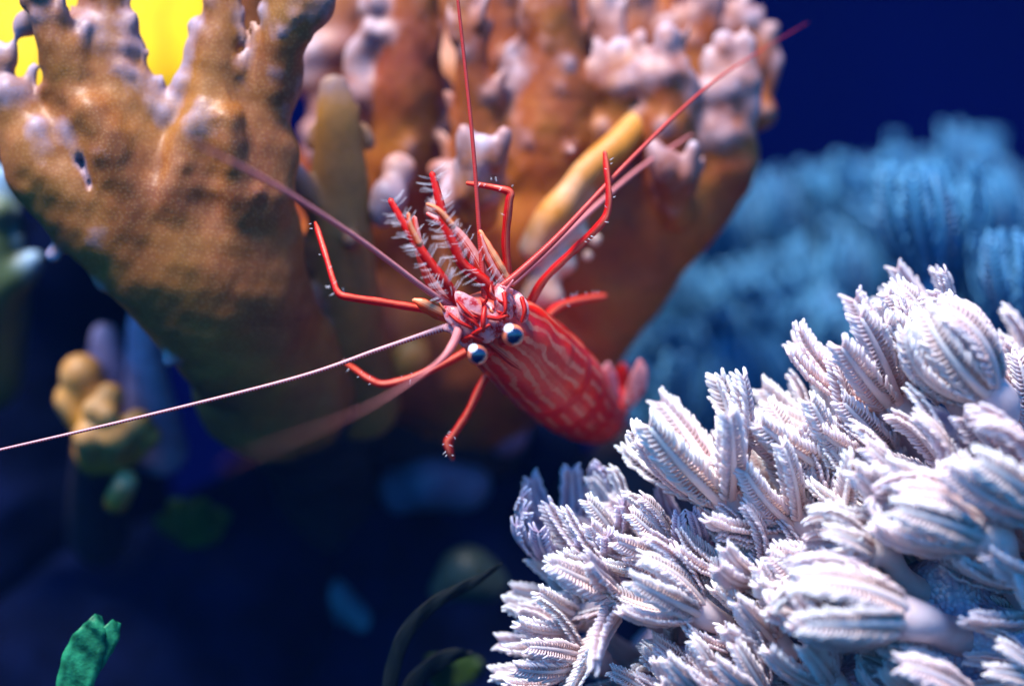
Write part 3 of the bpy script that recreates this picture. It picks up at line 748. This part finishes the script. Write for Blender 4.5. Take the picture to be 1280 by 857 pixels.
STYLES = {'open': (46, 5), 'half': (38, -38), 'bud': (44, -88), 'cup': (62, -75), 'plume': (22, -12), 'tall': (30, -62)}
def tentacle_set(mat, tagname, nvar=5, rows=23, full=True):
    out = {}
    for st, (a, c) in STYLES.items():
        out[st] = []
        for i in range(nvar):
            v, f, t = tentacle_data(math.radians(a + R.uniform(-9, 9)), math.radians(c + R.uniform(-18, 18)), R.random(), rows, .98, full)
            out[st].append((mesh('tentacle', v, f, mat, {'tip': t}), v, f, t))
    return out
T_PALE = tentacle_set(XENIA, 'pale'); T_VIO = tentacle_set(XENIA_V, 'violet', 2); T_BLUELIT = tentacle_set(XENIA_BLUELIT, 'blue', 2, 18, True)

def polyp(root, tset, mat, foot, crown, tipp, y, style, n=8, L=None, rad=.17, dy=0.0, fy=1.2, split=True, spin=None):
    """foot / crown / tipp: pixels of stalk foot, crown base and middle of the tentacle tips; dy: how far the tips lean toward (-) or away"""
    c = P(*crown, y); t = P(*tipp, y + dy); f0 = P(*foot, y + fy)
    ax = (t - c); ln = ax.length; ax.normalize()
    L = L or ln * 1.08
    mid = f0.lerp(c, .55) + Vector((R.uniform(-.06, .06), 0, R.uniform(-.06, .06)))
    low = c - ax * .25
    V, F, U = tube_data([(*f0, rad * 1.05), (*mid, rad * .92), (*low, rad), (*c, rad * 1.18), (*(c + ax * .10), rad * .95)], ns=12, sub=5)
    stalk_tip = [.42 + .12 * u[2] for u in U]
    q = ax.to_track_quat('Z', 'Y').to_matrix().to_4x4()
    sp0 = R.uniform(0, 6.28) if spin is None else spin
    tens = []
    for k in range(n):
        an = sp0 + 2 * math.pi * k / n + R.uniform(-.14, .14)
        sc = L * R.uniform(.88, 1.08)
        M = Matrix.Translation(c) @ q @ Matrix.Rotation(an, 4, 'Z') @ Matrix.Translation((rad * .72, 0, 0)) @ Matrix.Rotation(R.uniform(-.14, .14), 4, 'Y') @ Matrix.Rotation(R.uniform(-.3, .3), 4, 'Z') @ Matrix.Diagonal((sc, sc * R.uniform(1.0, 1.12), sc, 1))
        tens.append((M, R.choice(tset[style])))
    if split:
        me = mesh('polyp', V, F, mat, {'tip': stalk_tip})
        o = link('polyp', me, root)
        for M, (tm, *_r) in tens:
            k = bpy.data.objects.new('tentacle', tm); col.objects.link(k); k.parent = o
            k.matrix_parent_inverse = Matrix.Identity(4); k.matrix_local = M
    else:
        V = list(V); F = list(F); A = list(stalk_tip)
        for M, (tm, v, f, t) in tens:
            o = len(V); m3 = np.array(M)[:3]; va = np.array(v) @ m3[:, :3].T + m3[:, 3]
            V += list(va); F += [tuple(i + o for i in q_) for q_ in f]; A += t
        o = link('polyp', mesh('polyp', V, F, mat, {'tip': A}), root)
    return o

xr = empty('soft_coral', (0, 0, 0)); tag(xr, 'pale pinkish white pulsing soft coral of feathery polyps on a rock ledge', 'soft coral')
# (foot, crown base, tips, depth, style, dy, L, tentacles)
POL = [
 ((985, 720), (905, 625), (830, 505), .1, 'half', -.2, 1.45, 8),
 ((820, 760), (716, 692), (702, 618), 1.3, 'cup', -.7, 1.2, 11),
 ((900, 760), (838, 695), (770, 655), .45, 'half', -.2, 1.0, 8),
 ((880, 800), (775, 748), (665, 750), .3, 'open', -.35, 1.30, 9),
 ((960, 820), (872, 762), (800, 718), -.25, 'half', -.3, 1.05, 8),
 ((950, 900), (885, 865), (835, 810), -.3, 'half', -.2, .95, 8),
 ((880, 930), (840, 890), (790, 850), -.1, 'half', -.2, .85, 7),
 ((1030, 850), (965, 800), (905, 740), -.1, 'half', -.2, 1.05, 8),
 ((1130, 740), (1035, 675), (975, 625), .1, 'open', -.9, 1.25, 9),
 ((1120, 660), (1050, 590), (965, 505), .4, 'half', -.2, 1.35, 8),
 ((1170, 590), (1118, 505), (1050, 405), .3, 'half', -.1, 1.40, 8),
 ((1260, 600), (1235, 490), (1160, 405), -.8, 'bud', -.1, 1.45, 8),
 ((1350, 720), (1300, 640), (1215, 570), -1.6, 'tall', -.2, 1.35, 8),
 ((1300, 760), (1225, 668), (1125, 625), -1.5, 'tall', -.2, 1.35, 8),
 ((1260, 680), (1190, 612), (1100, 560), -.9, 'half', -.1, 1.15, 8),
 ((1215, 800), (1130, 772), (1010, 745), -1.7, 'tall', -.1, 1.5, 8),
 ((1170, 750), (1085, 690), (1015, 680), -1.1, 'bud', -.2, .9, 8),
 ((1360, 780), (1310, 725), (1225, 655), -.9, 'half', -.2, 1.2, 8),
 ((1360, 830), (1300, 765), (1205, 705), -.5, 'open', -.3, 1.2, 8),
 ((1330, 960), (1215, 885), (1110, 850), -1.4, 'half', -.2, 1.2, 8),
 ((1150, 900), (1140, 850), (1095, 822), -.9, 'bud', -.2, .7, 7),
 ((1340, 900), (1290, 850), (1230, 835), -1.2, 'half', -.2, .8, 7),
 ((1010, 930), (950, 870), (900, 815), -.5, 'half', -.2, .95, 8),
 ((1330, 560), (1310, 500), (1275, 440), .3, 'half', -.1, .9, 7),
 ((1240, 520), (1175, 430), (1130, 368), .9, 'half', -.1, 1.0, 8),
 ((940, 700), (868, 680), (852, 622), .55, 'cup', -.2, .8, 8),
 ((1070, 730), (990, 650), (905, 560), .2, 'half', -.3, 1.25, 8),
 ((1010, 780), (945, 720), (890, 660), .05, 'half', -.3, 1.05, 8),
 ((1090, 830), (1010, 760), (930, 690), .0, 'half', -.25, 1.15, 8),
 ((1180, 640), (1110, 570), (1010, 470), .5, 'half', -.2, 1.25, 8),
 ((1110, 620), (1010, 600), (915, 500), .9, 'half', 0, 1.15, 8),
 ((1330, 640), (1280, 560), (1255, 470), .4, 'half', -.1, 1.2, 8),
 ((1090, 900), (1035, 850), (970, 790), -.4, 'half', -.2, 1.05, 8),
 ((1220, 590), (1200, 500), (1160, 430), .1, 'plume', -.1, 1.25, 8),
 ((1180, 720), (1130, 640), (1040, 560), -.4, 'half', -.2, 1.25, 8),
 ((790, 860), (725, 822), (650, 812), .5, 'half', -.2, 1.0, 7),
]
POL += [((800, 830), (730, 770), (655, 735), .9, 'half', -.3, 1.0, 8), ((850, 720), (775, 690), (735, 655), .9, 'half', -.2, .9, 8)]
POL = [(a, b, c, y * .7 if y < 0 else y, *r) for a, b, c, y, *r in POL]
for i, (ft, cr, tp, y, st, dy, L, n) in enumerate(POL):
    vio = i in (1, 25)
    polyp(xr, T_VIO if vio else T_PALE, XENIA_V if vio else XENIA, ft, cr, tp, y, st, n, L, .17 if i not in (11, 12, 13, 15) else .24, dy, 1.0)
# polyps deeper in the mass
for px, py, y in [(930, 610, 1.3), (980, 700, 1.2), (1060, 480, 1.4), (1100, 640, .9), (870, 800, 1.0), (1180, 560, 1.1), (1270, 540, 1.2), (1010, 560, 1.5), (1230, 420, 1.5),
                  (780, 790, 1.3), (940, 880, .6), (1060, 800, .6), (1000, 880, .3), (1330, 690, .4), (860, 730, 1.2)]:
    polyp(xr, T_PALE, XENIA, (px + 120, py + 130), (px + 55, py + 60), (px - 20, py - 25), y, R.choice(['half', 'open']), 7, R.uniform(.95, 1.2), .16, -.2, 1.0, False)
# lumpy grainy flesh the polyps grow from
def base_mat():
    m, n, l, b = new_mat('grainy_soft_coral_flesh')
    co = n.new('ShaderNodeTexCoord').outputs['Object']
    v = n.new('ShaderNodeTexVoronoi'); v.inputs['Scale'].default_value = 13; l.new(co, v.inputs['Vector'])
    f = noise(n, l, co, 3, 4)
    r = ramp(n, [(.35, (.46, .38, .56)), (.65, (.66, .70, .82))]); l.new(f, r.inputs[0])
    g = ramp(n, [(.1, (1, 1, 1)), (.7, (.7, .7, .78))]); l.new(v.outputs['Distance'], g.inputs[0])
    l.new(mix(n, l, 1, r.outputs[0], g.outputs[0], 'MULTIPLY'), b.inputs['Base Color']); b.inputs['Roughness'].default_value = .4
    inv = math_n(n, l, 'SUBTRACT', 1.0, v.outputs['Distance'])
    bump(n, l, b, inv, .8, .08)
    return m
lo, hi = box_px(720, 1500, 480, 1120, -2.0, 4.6)
B = Blob(lo, hi, .08)
B.chain([(960, 900, 2.2, 1.3), (1080, 800, 1.9, 1.35), (1200, 720, 1.6, 1.4), (1300, 640, 1.6, 1.3), (1400, 620, 1.6, 1.2)], .5)
B.chain([(1040, 1000, 1.6, 1.6), (1250, 900, 1.0, 1.7), (1400, 850, .6, 1.7)], .5)
B.ball(1185, 735, .25, .5, .3); B.ball(1230, 800, -.1, .5, .3); B.ball(1160, 830, .0, .45, .3); B.ball(1080, 880, .2, .5, .3)
B.ball(840, 860, 2.4, .9, .4); B.ball(1150, 570, 1.8, .7, .4)
B.wobble(.12, 3.5, 31); B.wobble(.03, 11, 32)
B.build(xr, ['base'], base_mat(), False)

# soft coral far behind, blue lamp light put into its colour
xb = empty('soft_coral', (0, 0, 0)); tag(xb, 'blurred soft coral bank of tall polyps, blue light painted in, behind the stony coral', 'soft coral')
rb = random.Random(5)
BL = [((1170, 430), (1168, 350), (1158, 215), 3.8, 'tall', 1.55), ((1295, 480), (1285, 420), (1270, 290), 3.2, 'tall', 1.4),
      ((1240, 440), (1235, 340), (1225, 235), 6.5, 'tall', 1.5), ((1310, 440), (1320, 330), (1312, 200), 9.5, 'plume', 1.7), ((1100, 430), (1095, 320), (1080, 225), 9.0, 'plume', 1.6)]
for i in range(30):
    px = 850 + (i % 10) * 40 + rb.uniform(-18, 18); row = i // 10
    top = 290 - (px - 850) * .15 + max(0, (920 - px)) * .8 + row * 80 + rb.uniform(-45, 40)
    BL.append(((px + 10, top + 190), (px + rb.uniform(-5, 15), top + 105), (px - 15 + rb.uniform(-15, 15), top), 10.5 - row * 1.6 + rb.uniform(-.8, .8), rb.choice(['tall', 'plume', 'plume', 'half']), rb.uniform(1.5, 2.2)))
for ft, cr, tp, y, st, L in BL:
    polyp(xb, T_BLUELIT, XENIA_BLUELIT, ft, cr, tp, y, st, 8, L, .26, -.1, .6, False)
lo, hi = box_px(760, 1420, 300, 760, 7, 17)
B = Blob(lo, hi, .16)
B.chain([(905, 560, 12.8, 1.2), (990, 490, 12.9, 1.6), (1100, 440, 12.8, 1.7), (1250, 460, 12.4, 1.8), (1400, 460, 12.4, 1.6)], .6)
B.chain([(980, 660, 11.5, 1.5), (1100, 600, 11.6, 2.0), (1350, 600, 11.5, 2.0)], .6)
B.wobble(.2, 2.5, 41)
B.build(xb, ['base'], plain('bluelit_flesh', (.012, .06, .20), .6, .2, .4, 1.5), False)

# ------------------------------------------------------------------ the shrimp
sh = empty('shrimp', P(640, 430, .6)); tag(sh, 'red and white striped shrimp with long feelers clinging before the coral', 'shrimp')
def part(name, data, mat, parent=None):
    v, f, u = data
    return link(name, mesh(name, v, f, mat, uvs={'uvw': u}), parent or sh)
def shell_ripple(L, T):
    w = L / T
    if w < .36: return 1 + .012 * math.sin(L * 9)
    return 1 + .035 * (((L - .36 * T) / .42) % 1.0) - .015
BODY = [(581, 375, .22, 8), (590, 383, .22, 27), (603, 395, .35, 42), (622, 411, .55, 51), (645, 429, .95, 56), (668, 450, 1.4, 59), (690, 471, 1.9, 58.5),
        (710, 490, 2.45, 55), (727, 507, 3.0, 48), (742, 519, 3.4, 39), (754, 520, 3.8, 31), (765, 508, 4.0, 24), (772, 492, 4.1, 19)]
BODY = [(a, b, y * .72, r) for a, b, y, r in BODY]
body = part('body', px_tube(BODY, ns=56, sub=9, ref=(-.25, -1, .18), ripple=shell_ripple), SHELL)
# rostrum ridge between the eyes
part('rostrum', px_tube([(662, 470, .42, 4), (648, 458, .24, 5), (632, 446, .06, 4.5), (616, 433, -.06, 3.2), (600, 420, -.16, 1.0)], ns=8), LEG)
# stalked eyes
def sphere(c, r, nu=28, nv=18, axis=None, lim=math.pi, sq=1.0):
    ax = Vector(axis or (0, 0, 1)).normalized(); q = ax.to_track_quat('Z', 'Y').to_matrix()
    V = []; F = []
    for j in range(nv + 1):
        ph = lim * j / nv
        for i in range(nu):
            a = 2 * math.pi * i / nu
            V.append(c + q @ Vector((math.sin(ph) * math.cos(a) * r, math.sin(ph) * math.sin(a) * r, math.cos(ph) * r * sq)))
    for j in range(nv):
        for i in range(nu): F.append((j * nu + i, (j + 1) * nu + i, (j + 1) * nu + (i + 1) % nu, j * nu + (i + 1) % nu))
    return V, F
for (ex, ey, er, sx, sy) in ((641, 419, .145, 622, 427), (597, 443, .135, 612, 437)):
    c = P(ex, ey, -.16)
    v, f = sphere(c, er); eye = link('eye', mesh('eye', v, f, EYE_O), sh)
    v, f = sphere(c + Vector((.008, -.02, -.012)), er * 1.0, axis=(.16, -1, -.16), lim=.80); link('pupil', mesh('pupil', v, f, EYE_B), eye)
    v, f = sphere(c + Vector((-.004, -.012, .006)), er * 1.005, axis=(-.45, -1, .62), lim=.42); link('painted_glint', mesh('painted_glint', v, f, EYE_GLINT), eye)  # catchlight painted as a white cap at the upper left
    part('eye_stalk', px_tube([(sx, sy, .05, 8), ((sx + ex) / 2, (sy + ey) / 2, -.05, 9), (ex, ey, -.08, 10)], ns=12), CLAW)

# feelers: (px, py, depth, radius)
part('antenna', px_tube([(556, 409, .0, 5), (520, 421, 0, 3.4), (470, 438, 0, 3.0), (370, 472, 0, 2.6), (180, 520, -.05, 2.2), (0, 562, -.1, 1.8), (-90, 582, -.1, 1.5)], ns=10, sub=30), FEEL_W)
part('antenna', px_tube([(622, 362, -.05, 5.5), (650, 340, 0, 5.2), (700, 293, .15, 4.2), (790, 198, .6, 3.2), (880, 112, 1.2, 2.0), (950, 64, 1.8, .9), (1010, 28, 2.3, .2)], ns=10, sub=24), FEEL)
part('antennule', px_tube([(607, 392, .05, 5), (605, 360, -.02, 4), (600, 300, -.02, 3.2), (592, 190, .0, 2.6), (582, 90, .05, 2.3), (569, -30, .1, 2)], ns=10, sub=24), FEEL)
part('antennule', px_tube([(566, 385, .1, 5), (530, 360, -.2, 4), (450, 300, -.8, 3.4), (345, 232, -1.9, 2.8), (262, 188, -3.0, 1.6), (200, 155, -4.0, .3)], ns=10, sub=20), FEEL_P)
part('antennule', px_tube([(576, 402, .0, 6), (566, 430, -.5, 5.6), (545, 455, -1.3, 2.8), (490, 492, -2.6, 1.2), (430, 522, -3.9, .6), (330, 562, -5.6, .3), (280, 582, -6.6, .1)], ns=10, sub=16), FEEL_P)
part('antennule', px_tube([(640, 355, .2, 4), (680, 318, .7, 4.6), (740, 262, 1.2, 3.4), (800, 210, 1.8, 2.6), (865, 168, 2.15, 1.2)], ns=10, sub=16), FEEL_P)

# walking legs
def leg(pts, mat=LEG, name='walking_leg'):
    pts = [(a, b, y, r * .86) for a, b, y, r in pts]
    o = part(name, px_tube(pts, ns=12, sub=7, ripple=lambda L, T: 1 + .10 * math.sin(L * 5.2 + 1) * (L / T) + .05 * math.sin(L * 17)), mat)
    rs = random.Random(int(pts[0][0])); out = []
    c = catmull([(*P(a, b, y), r / 100) for a, b, y, r in pts], 10)
    for i in range(9):
        k = rs.randrange(len(c) // 3, len(c) - 2); t = Vector(c[k + 1, :3] - c[k, :3]).normalized()
        d = (t.cross(Vector((0, 1, 0))).normalized() * rs.choice((-1, 1)) + t * .5 + Vector((0, rs.uniform(-.6, .2), 0))).normalized()
        p0 = Vector(c[k, :3]) + d * c[k, 3] * .8; L = rs.uniform(.02, .06)
        out.append(tube_data([(*p0, .005), (*(p0 + d * L), .0015)], ns=4, sub=1))
    tag(part('bristles', join(out), HAIR, o), kind='stuff')
    return o
leg([(580, 396, .4, 7), (540, 388, .15, 6.5), (480, 378, .0, 6), (440, 372, -.1, 5.6), (424, 367, -.1, 5.6), (417, 352, -.05, 5), (408, 322, .1, 4.6), (398, 290, .35, 4), (394, 278, .5, 2)])
leg([(600, 430, .9, 8), (560, 452, .9, 6), (520, 470, .9, 5.5), (482, 480, .9, 5.5), (462, 474, .95, 5), (445, 462, 1.1, 4.5), (430, 452, 1.5, 2.5)])
leg([(618, 455, 1.0, 8), (602, 480, .95, 6.5), (585, 515, .95, 6), (566, 544, .95, 6), (560, 552, .95, 6), (563, 566, .95, 5), (566, 574, 1.0, 3)])
leg([(630, 380, .5, 8), (634, 340, .3, 6.5), (632, 300, .2, 6.5), (636, 255, .1, 6), (637, 241, .1, 6.5), (625, 236, .1, 5), (605, 232, .2, 5), (584, 229, .35, 3.5)])
leg([(655, 395, .7, 8), (678, 352, .5, 6.5), (715, 315, .4, 6), (748, 283, .3, 6), (759, 265, .3, 6), (761, 240, .3, 5), (758, 210, .35, 4.5), (756, 190, .4, 3)])
leg([(675, 402, 1.1, 8), (700, 382, 1.5, 6.5), (730, 374, 1.8, 6), (757, 370, 2.0, 4)])

# claw-bearing front limbs with bristles
def bristles(pts, parent, n, l, seed, sides=(-1, 1)):
    c = catmull([(*P(a, b, y), r / 100) for a, b, y, r in pts], 12); rs = random.Random(seed); out = []
    for i in range(n):
        q = rs.uniform(.05, .98) * (len(c) - 1); k = min(int(q), len(c) - 2)
        p = Vector(c[k, :3] + (c[k + 1, :3] - c[k, :3]) * (q - k)); t = Vector(c[k + 1, :3] - c[k, :3]).normalized()
        s = t.cross(Vector((0, 1, 0))).normalized() * rs.choice(sides)
        d = (s + t * rs.uniform(.05, .45) + Vector((0, rs.uniform(-.7, .4), 0))).normalized()
        L = l * rs.uniform(.5, 1.1); p0 = p + d * c[k, 3] * .7
        out.append(tube_data([(*p0, .0034), (*(p0 + d * L * .5 + t * .01), .0028), (*(p0 + d * L + t * .03), .001)], ns=4, sub=1))
    v, f, u = join(out)
    return tag(part('bristles', (v, f, u), HAIR, parent), kind='stuff')
M1 = [(572, 376, .05, 7), (556, 353, -.1, 7.5), (540, 332, -.15, 6.8), (523, 308, -.18, 6.4), (505, 280, -.18, 5.4), (488, 250, -.15, 4)]
M2 = [(618, 372, .05, 8), (606, 352, -.05, 7.5), (580, 332, -.12, 7), (570, 312, -.15, 6.8), (558, 286, -.18, 6.4), (549, 250, -.18, 5.6), (540, 217, -.15, 4)]
m1 = part('claw_limb', px_tube(M1, ns=12, sub=8), CLAW); bristles(M1, m1, 64, .17, 1)
m2 = part('claw_limb', px_tube(M2, ns=12, sub=8), CLAW); bristles(M2, m2, 70, .17, 2)
M3 = [(580, 385, .2, 8), (556, 372, .12, 9), (542, 358, .1, 8), (530, 330, .1, 7.5), (522, 300, .1, 6), (518, 272, .12, 3.5)]
M4 = [(616, 366, .25, 8), (604, 342, .15, 8), (590, 316, .12, 8), (572, 292, .12, 7), (552, 278, .12, 5), (534, 267, .15, 2.5)]
m3 = part('claw_limb', px_tube(M3, ns=12, sub=8), CLAW2); bristles(M3, m3, 18, .12, 3)
m4 = part('claw_limb', px_tube(M4, ns=12, sub=8), CLAW2); bristles(M4, m4, 20, .12, 4)
part('claw_finger', px_tube([(527, 310, .1, 5), (516, 288, .08, 4), (513, 272, .08, 2.5)], ns=10), SCALE, m3)
part('claw_finger', px_tube([(568, 288, .1, 5), (550, 268, .06, 4), (536, 260, .06, 2)], ns=10), SCALE, m4)

# feeler stalks, head plates and mouthparts
def lobe(pts, mat, name, flat=.45): return part(name, px_tube(pts, ns=14, sub=6, ref=(0, -1, .1), flat=flat * .8, ripple=lambda L, T: 1 + .06 * math.sin(L * 38)), mat)
lobe([(562, 396, .0, 5), (545, 388, -.05, 7), (528, 379, -.06, 6.5), (517, 375, -.05, 3)], SCALE, 'feeler_stalk', .8)
lobe([(564, 400, .05, 4), (548, 395, .0, 5), (530, 386, .0, 4), (522, 380, .0, 2)], SCALE, 'feeler_stalk', .8)
lobe([(636, 352, .0, 5), (624, 332, -.05, 6.5), (610, 308, -.06, 5.5), (600, 289, -.05, 3)], SCALE, 'feeler_stalk', .8)
lobe([(630, 356, -.02, 5), (618, 338, -.08, 5), (606, 312, -.1, 4), (601, 294, -.1, 2)], CLAW2, 'feeler_stalk', .8)
lobe([(606, 410, -.12, 9), (594, 394, -.19, 14), (581, 378, -.19, 12), (571, 366, -.15, 4)], PLATE, 'antennal_scale', .35)
lobe([(592, 416, -.10, 9), (577, 403, -.15, 13), (563, 391, -.14, 10), (554, 384, -.08, 3)], PLATE, 'antennal_scale', .35)
lobe([(632, 398, -.12, 9), (630, 384, -.16, 12), (628, 368, -.14, 10), (624, 354, -.05, 4)], PLATE, 'antennal_scale', .35)
lobe([(650, 400, .0, 8), (652, 388, -.04, 10), (648, 374, -.02, 8), (642, 364, .05, 3)], PLATE, 'antennal_scale', .35)
lobe([(612, 424, -.10, 9), (606, 412, -.18, 11), (602, 398, -.17, 9), (600, 386, -.1, 5)], PLATE, 'antennule_base', .8)
lobe([(622, 418, -.10, 8), (620, 406, -.18, 10), (615, 392, -.17, 8), (610, 380, -.1, 5)], PLATE, 'antennule_base', .8)
lobe([(586, 428, -.02, 9), (576, 418, -.08, 10), (566, 411, -.08, 7), (556, 409, -.04, 5)], PLATE, 'antenna_base', .8)
lobe([(636, 380, -.04, 9), (632, 370, -.1, 8), (626, 364, -.08, 7), (620, 360, -.05, 5)], PLATE, 'antenna_base', .8)
for a in ([(580, 392, -.22, 2.5), (590, 400, -.27, 3), (598, 408, -.26, 2)], [(572, 376, -.18, 2), (582, 388, -.28, 2.5), (596, 402, -.27, 2)], [(606, 384, -.26, 3), (604, 400, -.33, 3.5), (604, 414, -.3, 2.5)],
          [(562, 392, -.18, 2), (574, 402, -.25, 2.5), (590, 410, -.22, 2)], [(630, 366, -.24, 3), (632, 384, -.30, 2.5), (630, 400, -.24, 2)], [(652, 372, -.1, 3), (656, 388, -.14, 3), (652, 402, -.1, 2)],
          [(590, 418, -.2, 2.5), (600, 412, -.3, 3), (612, 406, -.32, 2)], [(578, 424, -.16, 2), (590, 420, -.2, 3), (604, 424, -.24, 2)], [(610, 396, -.3, 3), (622, 398, -.3, 3), (634, 394, -.28, 2)]):
    part('mouthpart', px_tube(a, ns=8, sub=5), CLAW)
rs = random.Random(9)
for i in range(20):                                   # small spines and palps crowding the face
    a = rs.uniform(0, 1); bx, by = 566 + 88 * a + rs.uniform(-8, 8), 398 - 26 * a + rs.uniform(-12, 26)
    an = math.radians(rs.uniform(195, 300)); L = rs.uniform(10, 24); y0 = -.16 + rs.uniform(-.10, .06) + (.08 if a > .8 else 0)
    ex, ey = bx + math.cos(an) * L, by + math.sin(an) * L
    part('palp', px_tube([(bx, by, y0 + .06, 2.6), ((bx + ex) / 2 + rs.uniform(-3, 3), (by + ey) / 2, y0 - .05, 2.0), (ex, ey, y0 + rs.uniform(-.08, .02), .7)], ns=7, sub=4), rs.choice((CLAW, PLATE, SCALE, CLAW2)))
# tail fan
tf = part('tail_fan', px_tube([(772, 500, 2.95, 14), (776, 482, 2.9, 15), (778, 466, 2.8, 11), (779, 456, 2.75, 5)], ns=14, ref=(0, -1, .3), flat=.35), CLAW)
for a in ([(768, 500, 2.95, 8), (760, 486, 2.9, 13), (757, 468, 2.8, 12), (758, 455, 2.75, 4)], [(782, 505, 3.0, 8), (792, 485, 2.9, 13), (797, 466, 2.8, 11), (797, 452, 2.75, 4)]):
    part('tail_lobe', px_tube(a, ns=14, ref=(0, -1, .3), flat=.3), PLATE, tf)

# ------------------------------------------------------------------ blue water filling the tank
hm = bpy.data.materials.new('blue_water_haze'); hm.use_nodes = True
hn = hm.node_tree.nodes; hn.remove(hn['Principled BSDF']); vol = hn.new('ShaderNodeVolumePrincipled')
vol.inputs['Color'].default_value = (.05, .26, 1.0, 1); vol.inputs['Density'].default_value = .0004; vol.inputs['Anisotropy'].default_value = .2
hm.node_tree.links.new(vol.outputs[0], hn['Material Output'].inputs['Volume'])
x, y0, y1, z0, z1 = 75, -40, 28.5, -16, 62
hv = [(-x, y0, z0), (x, y0, z0), (x, y1, z0), (-x, y1, z0), (-x, y0, z1), (x, y0, z1), (x, y1, z1), (-x, y1, z1)]
hz = link('haze', mesh('haze', hv, [(3, 2, 1, 0), (4, 5, 6, 7), (0, 1, 5, 4), (1, 2, 6, 5), (2, 3, 7, 6), (3, 0, 4, 7)], hm, smooth=False))
tag(hz, kind='stuff')
